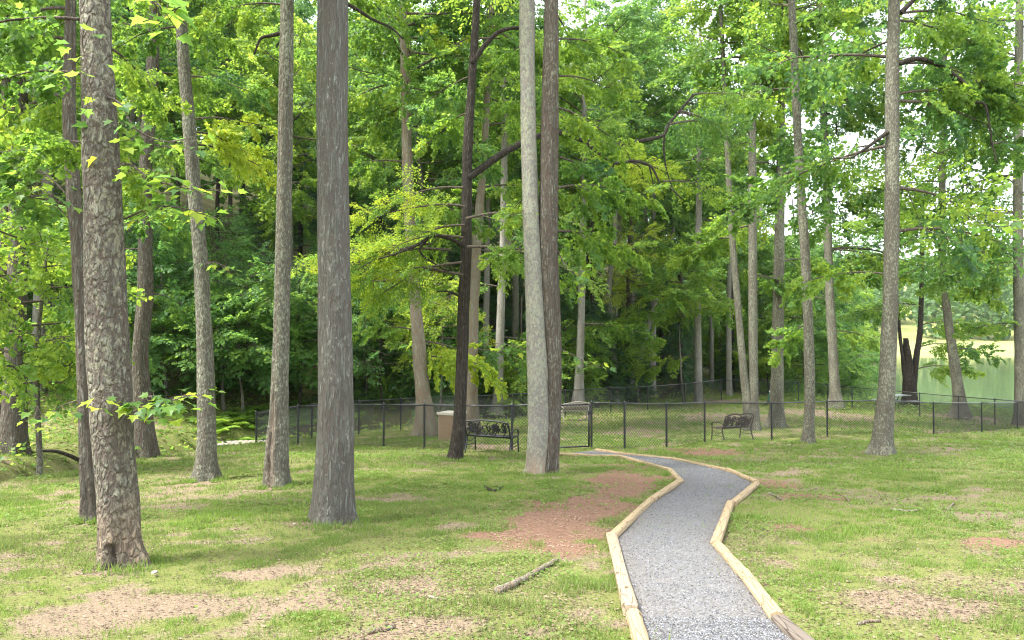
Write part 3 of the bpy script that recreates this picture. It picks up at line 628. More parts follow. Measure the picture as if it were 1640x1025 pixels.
def add_crown(root, key, loc, sc, rz, name='crown'):
    lv, lm = CR[key]
    a = link(name, lv, root, loc, rz, sc); a['kind'] = 'stuff'
    b = link('limbs', lm, root, loc, rz, sc); b['kind'] = 'stuff'
    return a
def add_bough(root, key, loc, rot, sc):
    lv, lm = BOUGH[key]
    a = link('bough', lm, root, loc, 0, sc); a.rotation_euler = rot
    f = link('foliage', lv, a); f['kind'] = 'stuff'
    return a
def tree(name, label, stems, d=None, H=22, bark='bark_grey', crown=None, crown_h=None, cs=1.0, group=None, seed=0, rough=.05, cat='tree', scars=()):
    u, v, w = stems[0][0]
    if d is None: d = hit(u, v)[1]
    base = px(u, v, d); root = thing(name, base, label, cat, group)
    tops = []
    for si, st in enumerate(stems):
        b = bark if isinstance(bark, str) else bark[si]
        C, rd = px_trunk(st, d, H*(1-.08*si)); link('trunk', trunk_mesh('trunk', C, rd, M[b], seed+si*7+1, rough=rough, origin=base, seg=44 if d < 16 else 22, step=.1 if d < 16 else .2, scars=scars if si == 0 else ()), root); tops.append((C, rd))
    if crown:
        C = tops[0][0]; ch = crown_h if crown_h is not None else H*.5
        z = base[2]+ch; k = np.interp(z, C[:, 2], C[:, 0]); k2 = np.interp(z, C[:, 2], C[:, 1])
        add_crown(root, crown, np.array([k, k2, z])-base, cs, seed*1.7)
    root['_d'] = d
    return root, base, d, tops
def limb(root, base, pts, d, r0, r1, material='bark_dark', name='branch', dd=0.0):
    P = np.array([px(u, v, d+dd*i/max(1, len(pts)-1)) for i, (u, v) in enumerate(pts)])-base
    m = MB(); Pc = catmull(P, 6*len(P)); m.tube(Pc, np.linspace(r0, r1, len(Pc)), 8)
    return link(name, m.mesh(name, [M[material]], True), root)
def bough_px(root, base, u, v, d, key, az, pit=0.0, sc=1.0, roll=0.0):
    p = px(u, v, d)-base
    return add_bough(root, key, p, (roll, -pit, az), sc)

T = {}
T[1] = tree('oak_tree', 'thick scaly barked trunk nearest the left, bare hollow at its foot', [[(190, 905, 84), (186, 868, 72), (183, 800, 68), (174, 700, 66), (168, 600, 66), (160, 450, 63), (155, 300, 60), (147, 130, 53), (142, 0, 47)]], H=20, bark='bark_scaly', crown='thin1', crown_h=8.5, cs=.9, seed=1, rough=.06, scars=[(-1.5, 0, .5, .3, .35), (-1.5, 0, .36, .12, .3)])
T[2] = tree('slender_tree', 'thin crooked trunk close behind the thick scaly trunk at left', [[(142, 836, 30), (141, 790, 24), (137, 700, 24), (132, 600, 21), (127, 500, 21), (121, 400, 23), (112, 300, 24), (105, 150, 19), (107, 0, 16)]], H=15, bark='bark_brown', crown='under1', crown_h=7.5, cs=1.0, seed=2, rough=.12)
T[3] = tree('oak_tree', 'pair of dark trunks at the far left edge beyond the creek', [[(16, 716, 46), (18, 640, 38), (20, 560, 34), (23, 400, 29), (23, 200, 27), (24, 0, 25)], [(-6, 700, 32), (-4, 560, 22), (2, 400, 18), (5, 200, 16), (4, 0, 15)]], d=21, H=22, bark='bark_brown', crown='canopy0', crown_h=11, seed=3)
T[4] = tree('maple_tree', 'slightly crooked trunk at the creek edge left of the pale knotty trunk', [[(232, 736, 40), (229, 690, 32), (224, 620, 28), (222, 560, 26), (229, 480, 25), (229, 380, 22), (230, 250, 21), (238, 120, 20), (243, 0, 18)]], d=18.5, H=20, bark='bark_brown', crown='thin0', crown_h=9.5, cs=.8, seed=4, rough=.08)
T[5] = tree('maple_tree', 'pale trunk with a broken branch knot, leaning left as it rises', [[(327, 770, 48), (328, 740, 36), (329, 690, 31), (327, 600, 28), (323, 500, 25), (317, 400, 24), (307, 300, 23), (299, 200, 21), (290, 100, 19), (284, 0, 18)]], H=20, bark='bark_grey', crown='thin0', crown_h=9, cs=.8, seed=5, rough=.06)
T[6] = tree('poplar_tree', 'straight lichen grey trunk with a long open scar at its base', [[(442, 780, 44), (441, 750, 40), (443, 700, 36), (446, 640, 30), (449, 500, 27), (453, 300, 25), (455, 100, 24), (456, 0, 22)]], H=24, bark='bark_grey', crown='thin1', crown_h=11, cs=.85, seed=6, rough=.04, scars=[(-2.0, 0, 1.9, .6, .2), (-2.1, 0, 1.2, .2, .35)])
T[7] = tree('poplar_tree', 'thickest ridged grey trunk standing left of centre', [[(530, 838, 82), (531, 815, 74), (533, 760, 67), (535, 690, 62), (534, 600, 58), (531, 400, 54), (528, 200, 53), (528, 0, 51)]], H=25, bark='bark_ridged', crown='thin0', crown_h=11, cs=.9, seed=7, rough=.035)
T[8] = tree('locust_tree', 'slim blackish leaning trunk in front of the black bench', [[(728, 737, 28), (731, 715, 24), (737, 650, 21), (742, 500, 20), (746, 400, 18), (748, 250, 17), (755, 130, 14), (763, 0, 12)]], H=20, bark='bark_dark', crown='feather1', crown_h=12, cs=1.3, seed=8, rough=.06)
T[9] = tree('maple_tree', 'twin stemmed trunk in the centre, smooth grey on the left, rough brown on the right', [[(864, 760, 48), (864, 735, 42), (864, 650, 40), (861, 560, 38), (855, 430, 31), (849, 300, 27), (846, 150, 26), (844, 0, 26)], [(880, 752, 30), (884, 715, 27), (887, 620, 27), (884, 520, 30), (879, 400, 32), (880, 250, 31), (882, 120, 28), (884, 0, 24)]], H=23, bark=['bark_smooth', 'bark_brown'], crown='thin1', crown_h=13, cs=.9, seed=9, rough=.05)
T[11] = tree('beech_tree', 'patchy cream barked trunk behind the stone box', [[(682, 686, 38), (680, 660, 31), (675, 610, 25), (669, 540, 22), (662, 450, 20), (655, 350, 19), (651, 250, 18), (648, 120, 16), (644, 0, 14)]], d=26.5, H=24, bark='bark_tan', crown='canopy0', crown_h=11, cs=.9, seed=11, rough=.07)
T[10] = tree('beech_tree', 'tan half dead trunk seen just right of the blackish leaning trunk', [[(757, 682, 24), (756, 640, 19), (757, 560, 17), (760, 480, 15), (763, 400, 17), (768, 330, 14), (775, 250, 12), (782, 100, 11), (786, 0, 10)]], d=29, H=22, bark='bark_tan', crown='canopy1', crown_h=13, cs=.8, seed=10, rough=.1)
T[12] = tree('poplar_tree', 'grey trunk behind the back fence, left of the twin stemmed trunk', [[(796, 656, 22), (798, 630, 17), (800, 560, 15), (803, 470, 13), (806, 380, 12), (808, 200, 11), (808, 0, 10)]], d=36, H=23, bark='bark_pale', crown='canopy2', crown_h=13, cs=.8, seed=12)
T[13] = tree('poplar_tree', 'thin dim trunk just left of the grey trunk behind the back fence', [[(777, 640, 13), (778, 560, 11), (780, 400, 10), (782, 200, 8)]], d=41, H=20, bark='bark_pale', crown='under3', crown_h=11, cs=1.2, seed=13)
T[14] = tree('poplar_tree', 'leaning dim trunk partly hidden by the left side of the twin trunk', [[(820, 640, 15), (824, 600, 12), (826, 500, 11), (824, 350, 10)]], d=42, H=20, bark='bark_grey', crown='canopy1', crown_h=12, cs=.8, seed=14)
T[15] = tree('poplar_tree', 'grey trunk rising behind the weathered bench', [[(926, 648, 22), (928, 610, 16), (930, 550, 13), (932, 470, 12), (934, 390, 11), (936, 200, 10)]], d=39.5, H=22, bark='bark_pale', crown='canopy0', crown_h=11, cs=.8, seed=15)
T[16] = tree('poplar_tree', 'pale straight trunk rising out of a dark hemlock thicket', [[(981, 585, 13), (983, 540, 10), (986, 470, 10), (991, 400, 9), (994, 250, 8)]], d=52, H=22, bark='bark_pale', crown='canopy2', crown_h=10, cs=.85, seed=16)
T[17] = tree('poplar_tree', 'pale bare trunk leaning strongly to the right in the dark thicket', [[(1010, 615, 10), (1020, 585, 9), (1037, 530, 8), (1054, 470, 7), (1070, 415, 6)]], d=50, H=13, bark='bark_pale', crown='under1', crown_h=9, cs=.7, seed=17)
T[18] = tree('poplar_tree', 'straight light grey trunk right of the dark hemlocks, behind the back fence', [[(1119, 644, 16), (1119, 610, 13), (1118, 500, 11), (1120, 350, 10), (1122, 200, 8)]], d=44, H=24, bark='bark_pale', crown='canopy3', crown_h=12, cs=.8, seed=18)
T[19] = tree('poplar_tree', 'faint thin trunk between the two light grey trunks behind the back fence', [[(1140, 622, 8), (1140, 540, 7), (1139, 400, 6)]], d=55, H=20, bark='bark_pale', crown='under1', crown_h=11, cs=1.2, seed=19)
T[20] = tree('poplar_tree', 'whitish slim trunk left of the pair of trunks by the brown bench', [[(1168, 632, 11), (1168, 580, 9), (1168, 480, 8), (1170, 380, 7)]], d=50, H=22, bark='bark_pale', crown='canopy1', crown_h=12, cs=.8, seed=20)
T[22] = tree('poplar_tree', 'two stemmed trunk right behind the brown bench', [[(1209, 688, 22), (1208, 660, 19), (1207, 600, 16), (1207, 400, 14), (1207, 200, 12), (1205, 0, 10)], [(1201, 684, 20), (1197, 640, 15), (1191, 590, 13), (1182, 480, 11), (1172, 350, 10), (1166, 220, 9)]], d=29, H=24, bark='bark_grey', crown='canopy0', crown_h=13.5, cs=.9, seed=22)
T[23] = tree('oak_tree', 'broad based trunk to the right of the brown bench, inside the fence', [[(1244, 683, 36), (1245, 665, 26), (1246, 600, 20), (1249, 450, 18), (1252, 300, 15), (1255, 150, 13), (1260, 0, 11)]], d=30, H=24, bark='bark_grey', crown='canopy2', crown_h=13.5, cs=.9, seed=23)
T[24] = tree('poplar_tree', 'slim trunk standing in front of the fence, right of the brown bench', [[(1294, 716, 27), (1296, 690, 19), (1298, 630, 17), (1296, 530, 16), (1291, 400, 15), (1283, 270, 14), (1277, 120, 13), (1272, 0, 12)]], d=22.5, H=23, bark='bark_grey', crown='thin0', crown_h=11.5, cs=.85, seed=24)
T[25] = tree('oak_tree', 'trunk on the grass by the inlet, left of the thick front trunk at right', [[(1341, 646, 24), (1338, 615, 17), (1334, 540, 15), (1329, 430, 14), (1326, 300, 12), (1322, 180, 11), (1320, 0, 9)]], d=41, H=26, bark='bark_grey', crown='canopy1', crown_h=15, cs=.95, seed=25)
T[26] = tree('oak_tree', 'thick straight trunk in front of the fence at right', [[(1414, 729, 50), (1416, 705, 35), (1420, 650, 29), (1425, 580, 26), (1430, 450, 24), (1433, 300, 23), (1434, 150, 22), (1438, 0, 19)]], H=24, bark='bark_grey', crown='thin1', crown_h=11, cs=.85, seed=26, rough=.06)
T[27] = tree('willow_tree', 'dark broken off stump with a living stem on the lake shore', [[(1458, 648, 24), (1458, 620, 20), (1456, 590, 17), (1454, 565, 13), (1452, 548, 9)], [(1462, 640, 15), (1466, 590, 11), (1474, 530, 8), (1478, 440, 7), (1479, 330, 5)], [(1455, 640, 10), (1448, 590, 7), (1442, 540, 5), (1438, 480, 4)]], d=47, H=4.2, bark='bark_dark', seed=27, rough=.16)
T[28] = tree('oak_tree', 'trunk by the lake bending left then upright, second from the right edge', [[(1541, 660, 30), (1538, 635, 20), (1530, 580, 16), (1519, 500, 13), (1511, 400, 12), (1512, 300, 11), (1516, 180, 10), (1516, 0, 9)]], d=38.5, H=25, bark='bark_grey', crown='thin0', crown_h=11, cs=1.1, seed=28)
T[29] = tree('oak_tree', 'dark trunk cut by the right edge of the view', [[(1641, 680, 30), (1637, 650, 20), (1636, 560, 17), (1634, 400, 15), (1636, 200, 14), (1640, 0, 12)]], d=36, H=24, bark='bark_grey', crown='thin1', crown_h=10.5, cs=1.1, seed=29)

# limbs that show as dark lines against the leaves
r8, b8, d8, _ = T[8]
limb(r8, b8, [(748, 285), (772, 268), (805, 245), (838, 227), (870, 215), (905, 212), (935, 224), (985, 231), (1030, 224), (1062, 216), (1072, 198), (1090, 176), (1112, 150)], d8, .09, .03, dd=2.2)
limb(r8, b8, [(935, 224), (958, 243), (985, 260), (1015, 257), (1043, 266), (1058, 292), (1078, 304), (1092, 318)], d8+.8, .05, .015)
limb(r8, b8, [(1065, 214), (1064, 240), (1068, 270), (1076, 298)], d8+1.9, .03, .01)
limb(r8, b8, [(985, 260), (972, 285), (958, 305), (952, 330)], d8+.9, .025, .008)
limb(r8, b8, [(1040, 264), (1046, 290), (1050, 315)], d8+.9, .02, .008)
limb(r8, b8, [(900, 212), (918, 206), (905, 195)], d8+1, .03, .01)
limb(r8, b8, [(755, 100), (775, 72), (800, 48), (832, 42), (858, 50)], d8, .07, .03)
limb(r8, b8, [(744, 395), (720, 382), (690, 378), (668, 392), (640, 404), (605, 415)], d8, .05, .015, dd=-1.0)
limb(r8, b8, [(690, 378), (672, 402), (700, 425), (720, 436)], d8-.4, .03, .01)
limb(r8, b8, [(742, 478), (722, 468), (700, 466)], d8, .035, .015)
r26, b26, d26, _ = T[26]
limb(r26, b26, [(1441, 100), (1470, 92), (1495, 97), (1523, 112), (1546, 130), (1556, 142), (1551, 161), (1578, 164), (1586, 190), (1592, 230), (1600, 262)], d26, .07, .015, 'bark_dark')
limb(r26, b26, [(1446, 18), (1462, 2), (1480, -18)], d26, .07, .04)
limb(r26, b26, [(1424, 210), (1395, 232), (1366, 252)], d26, .055, .025)
r28, b28, d28, _ = T[28]
limb(r28, b28, [(1514, 160), (1535, 110), (1552, 60), (1566, 0)], d28, .06, .03)
r25, b25, d25, _ = T[25]
limb(r25, b25, [(1325, 180), (1340, 188), (1342, 215)], d25, .07, .03)
limb(r25, b25, [(1340, 186), (1350, 176), (1351, 160), (1362, 140)], d25, .06, .02)
r6, b6, d6, _ = T[6]
limb(r6, b6, [(452, 50), (430, 55), (415, 60), (405, 85)], d6+3, .05, .02)
r7, b7, d7, _ = T[7]
limb(r7, b7, [(548, 0), (570, 12), (595, 28), (625, 42), (645, 60)], d7+2, .03, .012)
r1, b1, d1, _ = T[1]

# ------------------------------------------------------------------ near leafy shoots: every leaf an object
LEAFM = []
for i, (mk, cup) in enumerate([('leaf_bright', .04), ('leaf_mid', .08), ('leaf_bright', -.02), ('leaf_yellow', .05)]):
    V0, F0 = leaf_tpl('near'); V1 = V0.copy(); V1[:, 2] += cup*np.abs(V1[:, 0])*2-.12*V1[:, 1]**2
    LEAFM.append(new_mesh('leaf', V1, F0, None, [M[mk]], dict(tint=np.full(len(V1), .2+.13*i))))
def put_leaf(parent, p, az, pitch, roll, s, r, yellow=.1):
    me = LEAFM[3] if r.uniform() < yellow else LEAFM[r.integers(3)]
    o = link('leaf', me, parent, p, 0, s*r.uniform(.75, 1.25)); o.rotation_euler = (pitch, roll, az-math.pi/2); return o
def leafy_branch(root, base, pts, d, n, size, seed, spread=.22, r0=.012, name='branch', dd=0.0, yellow=.1, start=.25):
    """a thin branch drawn through pts with n separate leaves along its twigs"""
    r = np.random.default_rng(seed); P = np.array([px(u, v, d+dd*i/max(1, len(pts)-1)) for i, (u, v) in enumerate(pts)])-base
    Pc = catmull(P, 8*len(P)); m = MB(); m.tube(Pc, np.linspace(r0, .003, len(Pc)), 5)
    spots = []
    for k in range(n):
        f = start+(1-start)*(k+r.uniform(0, 1))/n; q = Pc[min(len(Pc)-1, int(f*(len(Pc)-1)))]
        az = r.uniform(0, 6.28); L = spread*r.uniform(.15, 1.0); e = q+np.array([math.cos(az)*L, math.sin(az)*L, r.normal(-.03, .05)])
        m.tube(np.array([q, (q+e)/2+np.array([0, 0, .01]), e]), [.003, .002, .0015], 4, False); spots.append((e, az))
    br = link(name, m.mesh(name, [M['twig']], True), root)
    for e, az in spots: put_leaf(br, e, az+r.normal(0, .5), r.uniform(-.75, .15), r.normal(0, .3), size, r, yellow)
    return br
leafy_branch(r1, b1, [(206, 668), (228, 655), (252, 648), (280, 640), (308, 632)], d1-.1, 48, .105, 1, .26, .012)
leafy_branch(r1, b1, [(206, 662), (225, 642), (245, 634), (262, 640)], d1, 18, .095, 2, .2, .01)
leafy_branch(r1, b1, [(160, 660), (163, 640), (168, 622)], d1-.35, 6, .1, 3, .1, .006, yellow=.5)
leafy_branch(r1, b1, [(182, 270), (205, 262), (240, 285), (290, 300), (330, 305)], d1, 40, .11, 4, .3, .012)
leafy_branch(r1, b1, [(178, 360), (210, 345), (250, 330), (300, 335), (345, 350)], d1+.3, 34, .11, 5, .3, .012)
leafy_branch(r1, b1, [(160, 150), (190, 165), (215, 205), (260, 225), (300, 220)], d1, 30, .11, 6, .35, .012)
leafy_branch(r1, b1, [(140, 20), (128, 60), (138, 120), (148, 170)], d1-.6, 16, .1, 7, .3, .008)
r2, b2, d2, _ = T[2]
leafy_branch(r2, b2, [(112, 320), (85, 290), (50, 265), (10, 240)], d2, 30, .11, 8, .4, .012)
leafy_branch(r2, b2, [(118, 360), (90, 330), (60, 300), (20, 350)], d2, 24, .11, 9, .4, .01)
leafy_branch(r2, b2, [(128, 640), (100, 650), (75, 668), (60, 650)], d2, 14, .1, 10, .25, .008)
r5, b5, d5, _ = T[5]
leafy_branch(r5, b5, [(318, 430), (345, 420), (370, 440)], d5, 14, .12, 11, .35, .012)
leafy_branch(r5, b5, [(330, 630), (338, 622), (350, 628)], d5, 5, .12, 12, .12, .008)
ob = thing('overhanging_branch', px(240, -60, 3.6), 'large soft green leaves hanging into the top left of the view', 'branch')
obase = px(240, -60, 3.6)
leafy_branch(ob, obase, [(215, -60), (232, -25), (248, 2), (268, 14), (286, 8)], 3.6, 12, .105, 13, .1, .006, yellow=0, start=.35)
ob = thing('overhanging_branch', px(1600, 300, 10), 'few dark leaves of a low shoot against the sky near the right edge', 'branch'); obase = px(1600, 300, 10)
leafy_branch(ob, obase, [(1700, 330), (1650, 352), (1610, 362), (1570, 360)], 10, 16, .13, 14, .2, .008, yellow=0, start=.3)
r9, b9, d9, _ = T[9]
leafy_branch(r9, b9, [(893, 400), (908, 430), (925, 440), (940, 470)], d9, 12, .14, 15, .4, .014)
leafy_branch(r9, b9, [(900, 560), (930, 575), (958, 590)], d9, 12, .14, 16, .25, .01, yellow=.4)
leafy_branch(r9, b9, [(842, 560), (815, 552), (790, 550)], d9, 12, .13, 17, .3, .01, yellow=.4)
leafy_branch(r9, b9, [(845, 330), (825, 345), (800, 340)], d9, 14, .13, 18, .4, .01)

# whole leafy boughs on the measured trees
def boughs(k, L, keys, sc=(.8, 1.2), seed=0, dz=0):
    root, base, d, _ = T[k]; r = np.random.default_rng(900+k+seed)
    for (u, v, az) in L:
        az = (az+r.uniform(-15, 15)) % 360
        if k >= 6 and az > 180: az = 360-az                # boughs pointing at the camera are mirrored back, clear of the stem
        bough_px(root, base, u, v, d+dz+r.uniform(0, .5), keys[r.integers(len(keys))], R(az), r.uniform(-.25, .15), r.uniform(*sc), r.uniform(-.25, .25))
BR = ['broad0', 'broad1', 'broad2', 'broad3']; MBb = ['midb0', 'midb1']; FE = ['feather0', 'feather1', 'feather2']; YE = ['yellow0', 'yellow1']; LC0 = ['lace0', 'lace1']
boughs(1, [(140, 120, 170), (165, 70, 75), (140, 30, 200), (140, 230, 150)], BR, (.4, .55))
boughs(2, [(105, 60, 190), (108, 150, 160), (110, 240, 200), (105, 10, 150), (112, 190, 100), (115, 330, 190)], BR, (.7, .9))
boughs(4, [(238, 60, 60), (236, 120, 170), (232, 200, 100), (230, 260, 190), (228, 330, 80), (228, 400, 160), (230, 300, 120), (240, 20, 90), (226, 470, 60), (236, 90, 20), (232, 230, 10)], BR+MBb, (.6, .9))
boughs(5, [(290, 90, 80), (296, 160, 200), (288, 40, 170), (312, 350, 190), (285, 20, 60), (300, 120, 30)], BR, (.55, .8), 0, .3)
boughs(5, [(303, 190, 20), (308, 230, 35), (306, 210, 60)], YE, (.7, .95), 3, .4)
boughs(3, [(22, 80, 0), (22, 160, 20), (20, 240, -20), (20, 320, 30), (20, 400, 0), (20, 30, -30), (22, 480, 20), (18, 200, 60), (18, 540, 0)], BR+MBb, (1, 1.4))
boughs(6, [(452, 5, 160), (455, -10, 10)], BR, (.6, .8))
boughs(8, [(744, 330, 180), (742, 380, 170), (740, 420, 185), (745, 360, 200), (742, 440, 160), (720, 400, 190), (690, 390, 180), (700, 430, 200), (660, 400, 170), (640, 410, 190), (742, 300, 170), (748, 395, 10), (745, 350, -20)], ['feather0', 'feather1', 'feather2', 'feather0'], (.8, 1.15), 1, -.6)
boughs(8, [(755, 120, 150), (758, 60, 30), (752, 180, 120), (750, 220, 60), (800, 50, 40), (830, 42, 60)], BR+MBb, (.6, .9), 2)
boughs(8, [(935, 225, 40), (985, 231, 60), (1030, 262, 30), (1062, 290, 20), (1072, 198, 40), (1090, 176, 30), (1110, 150, 10), (1085, 180, 70), (1010, 258, 70)], FE+LC0+['feather0'], (.55, .8), 4, 1.5)
boughs(9, [(890, 60, 10), (892, 120, 30), (890, 170, 20), (892, 20, 60), (893, 300, 20), (890, 370, 40), (895, 250, 40)], BR, (.6, .9))
boughs(9, [(840, 70, 120), (838, 150, 110), (836, 320, 120), (842, 400, 130)], BR, (.4, .5), 5)
boughs(11, [(650, 60, 0), (652, 130, 180), (650, 200, 10), (652, 260, 190), (655, 320, 0), (648, 20, 170), (668, 545, 0), (672, 570, 10), (668, 530, 190), (660, 450, 200)], BR+MBb+YE, (1, 1.4))
boughs(10, [(763, 400, 0), (770, 300, 20), (778, 200, 0), (782, 100, 180), (765, 350, 180), (758, 560, 0)], MBb, (1, 1.4))
for k_, L in [(12, [(800, 540, 0), (803, 460, 180), (806, 380, 0), (808, 300, 180), (808, 220, 0), (808, 100, 190)]), (15, [(932, 520, 0), (932, 460, 180), (934, 400, 0), (936, 330, 180), (936, 250, 0)]),
              (18, [(1118, 570, 160), (1120, 470, 40), (1120, 350, 30), (1122, 250, 150)]),
              (20, [(1168, 560, 0), (1168, 500, 180), (1170, 430, 0), (1170, 380, 180)]), (16, [(990, 400, 0), (992, 350, 180), (988, 440, 190)]), (17, [(1068, 420, 20), (1060, 450, 180), (1040, 520, 0)]),
              (22, [(1207, 440, 30), (1207, 360, 150), (1207, 260, 40), (1206, 180, 60), (1206, 90, 150), (1175, 380, 120)]),
              (23, [(1250, 420, 40), (1252, 340, 150), (1255, 230, 30), (1257, 120, 140), (1260, 50, 40)]),
              (24, [(1288, 330, 60), (1284, 270, 120), (1280, 200, 60), (1277, 140, 130), (1275, 70, 50), (1294, 520, 80)]),
              (25, [(1329, 440, 0), (1328, 380, 180), (1327, 320, 0), (1326, 260, 180), (1324, 200, 0), (1322, 140, 180), (1322, 80, 10), (1330, 480, 190), (1332, 530, 0)]),
              (26, [(1438, 150, 20), (1440, 100, 0), (1436, 60, 120), (1500, 100, 10), (1546, 130, 0), (1552, 160, -20), (1580, 165, -10), (1395, 232, 100), (1440, 30, 10), (1366, 252, 110), (1426, 440, 150), (1590, 230, -30), (1520, 110, 60), (1440, 300, 60)]),
              (28, [(1512, 400, 0), (1511, 350, 180), (1513, 290, 170), (1514, 250, 0), (1516, 120, 180), (1519, 450, 10), (1530, 560, 0), (1512, 430, 190), (1535, 110, 30), (1516, 30, 180)]),
              (29, [(1634, 300, 180), (1634, 380, 190), (1636, 230, 170), (1636, 160, 180), (1636, 90, 190), (1636, 450, 180), (1638, 30, 170), (1636, 520, 185), (1635, 200, 200)])]:
    boughs(k_, L, MBb+BR[:2]+(FE[1:] if k_ in (26,) else []), (1.0, 1.5) if k_ != 26 else (.8, 1.2), 7)
boughs(28, [(1514, 215, 170), (1513, 340, 170), (1540, 95, 20)], ['midb1', 'feather2', 'midb0'], (1.3, 1.8), 9)
boughs(29, [(1634, 340, 170), (1636, 420, 175), (1636, 60, 170)], ['midb1', 'midb0'], (1.5, 2.0), 9)
boughs(25, [(1325, 300, 10), (1324, 160, 15), (1329, 400, 5)], ['midb1', 'midb0'], (1.5, 2.2), 9)
LC = ['lace0', 'lace1', 'lace2']
boughs(28, [(1516, v, a) for v, a in zip(range(20, 430, 50), [0, 160, 20, 170, 60, 175, 10, 165, 5])], LC, (1.2, 1.7), 11)
boughs(29, [(1636, v, a) for v, a in zip(range(30, 430, 62), [180, 170, 160, 175, 150, 180, 170])], LC, (1.3, 1.8), 11)
boughs(26, [(1436, v, a) for v, a in zip(range(20, 420, 70), [0, 150, 10, 160, 20, 0])], LC, (.9, 1.3), 11)
boughs(25, [(1326, v, a) for v, a in zip(range(40, 430, 60), [0, 10, 20, 150, 5, 30, 10])], LC, (1.4, 2.0), 11)
r27, b27, d27, _ = T[27]
for (u, v, az) in [(1476, 520, 0), (1474, 555, 10), (1478, 470, 0), (1480, 420, 20), (1478, 440, 180), (1476, 490, 180), (1440, 500, 190), (1470, 590, 0), (1479, 380, 0), (1479, 360, 180), (1478, 340, 60)]:
    bough_px(r27, b27, u, v, d27, MBb[0], R(az), .1, 1.3)

# ------------------------------------------------------------------ woodland behind: each tree a thing, sharing a few trunk and crown meshes
def proto_trunk(h, r0, seed, material, bend=.5):
    r = np.random.default_rng(seed); z = np.linspace(0, h, 6); C = np.c_[np.cumsum(r.normal(0, bend*.3, 6)), np.cumsum(r.normal(0, bend*.3, 6)), z-.3]; C[0, :2] = 0; C[1, :2] *= .3
    return trunk_mesh('trunk', C, r0*np.array([1.35, .95, .85, .75, .6, .35]), M[material], seed, 12, .5)
TP = [proto_trunk(17, .19, 1, 'bark_pale'), proto_trunk(17, .16, 2, 'bark_grey'), proto_trunk(17, .22, 3, 'bark_pale'), proto_trunk(17, .14, 4, 'bark_dark')]
SP = [proto_trunk(5.5, .05, 5, 'bark_dark', .2), proto_trunk(5.5, .06, 6, 'bark_grey', .25)]
HP = proto_trunk(11, .16, 7, 'bark_dark', .1)
def wtree(name, x, y, label, group, trunk, crown, ch, cs, r, crown2=None, sink=.0, cat='tree'):
    z = gz(x, y)-sink; s = r.uniform(.85, 1.15); root = thing(name, (x, y, z), label, cat, group, 0)
    t_ = link('trunk', trunk, root, (0, 0, 0), r.uniform(0, 6.28), (s, s, s*r.uniform(.9, 1.15)))
    add_crown(root, crown, (r.normal(0, .15), r.normal(0, .15), ch), (cs*r.uniform(.9, 1.15), cs*r.uniform(.9, 1.15), cs*r.uniform(.85, 1.1)), r.uniform(0, 6.28))
    if crown2: add_crown(root, crown2[0], (0, 0, crown2[1]), crown2[2], r.uniform(0, 6.28))
    return root
LAND = [(18, 'the dark pair of trunks'), (160, 'the thick scaly trunk'), (229, 'the crooked trunk at the creek'), (315, 'the pale knotty trunk'), (450, 'the straight lichen grey trunk'), (531, 'the thickest ridged trunk'), (660, 'the cream barked trunk'), (745, 'the blackish leaning trunk'), (868, 'the twin stemmed trunk'), (932, 'the weathered bench'), (990, 'the low hemlocks'), (1055, 'the bare leaning trunk'), (1119, 'the straight light grey trunk'), (1168, 'the whitish slim trunk'), (1207, 'the brown bench'), (1250, 'the broad based trunk'), (1292, 'the slim trunk before the fence'), (1330, 'the trunk by the inlet'), (1430, 'the thick front trunk at right')]
SEEN_AT = {}
def where(kind, x, y):
    u = U0+F*x/y; k = min(LAND, key=lambda q: abs(q[0]-u)); side = 'right of' if u > k[0] else 'left of'
    key = (kind, side, k[1]); SEEN_AT[key] = SEEN_AT.get(key, 0)+1; n = SEEN_AT[key]
    rank = ['', ' deeper in', ' higher on the slope', ' farthest back'][min(n-1, 3)]
    return '%s %s %s%s' % (kind, side, k[1], rank)
def spaced(cands, dist, used):
    out = []
    for p in cands:
        if all((p[0]-q[0])**2+(p[1]-q[1])**2 > dist*dist for q in used): used.append(p); out.append(p)
    return out
r = np.random.default_rng(2024)
taken = [((px(st[1][0]+0, 0, 1))[0], 0) for st in []]
for k_ in T: taken.append((T[k_][1][0], T[k_][1][1]))
c = []
for _ in range(4000):
    d = r.uniform(26, 82); u = r.uniform(-220, 1330); x = (u-U0)/F*d; s = float(hill_sd(np.array([x]), np.array([d]))[0])
    if 5 < s < 42 and not (u > 1180 and d < 60) and not (u < 420 and s < 9): c.append((x, d, s, u))
big = sorted(spaced(c, 3.7, taken)[:72], key=lambda q: q[1])
for i, (x, y, s, u) in enumerate(big):
    wtree('woodland_tree', x, y, where('tall woodland tree', x, y), 'tall trees of the wood', TP[r.integers(4)], 'canopy%d' % r.integers(4), r.uniform(7.5, 12), r.uniform(.8, 1.05), r)
c = []
for _ in range(4000):
    d = r.uniform(19, 60); u = r.uniform(-200, 1320); x = (u-U0)/F*d; s = float(hill_sd(np.array([x]), np.array([d]))[0])
    if 2.2 < s < 24 and not (u > 1150 and d < 52) and not (u < 330 and s < 7.5) and not (u < 520 and s < 5): c.append((x, d, s, u))
und = sorted(spaced(c, 2.9, [t_ for t_ in taken])[:60], key=lambda q: q[1])
for i, (x, y, s, u) in enumerate(und):
    dark = 430 < u < 720 or 880 < u < 1110
    key = ('dark%d' % r.integers(3)) if r.uniform() < (.75 if dark else .35) else ('under%d' % r.integers(4))
    wtree('understorey_tree', x, y, where('small understorey tree', x, y), 'understorey trees of the wood', SP[r.integers(2)], key, r.uniform(.7, 2.6), r.uniform(.7, 1.05), r)
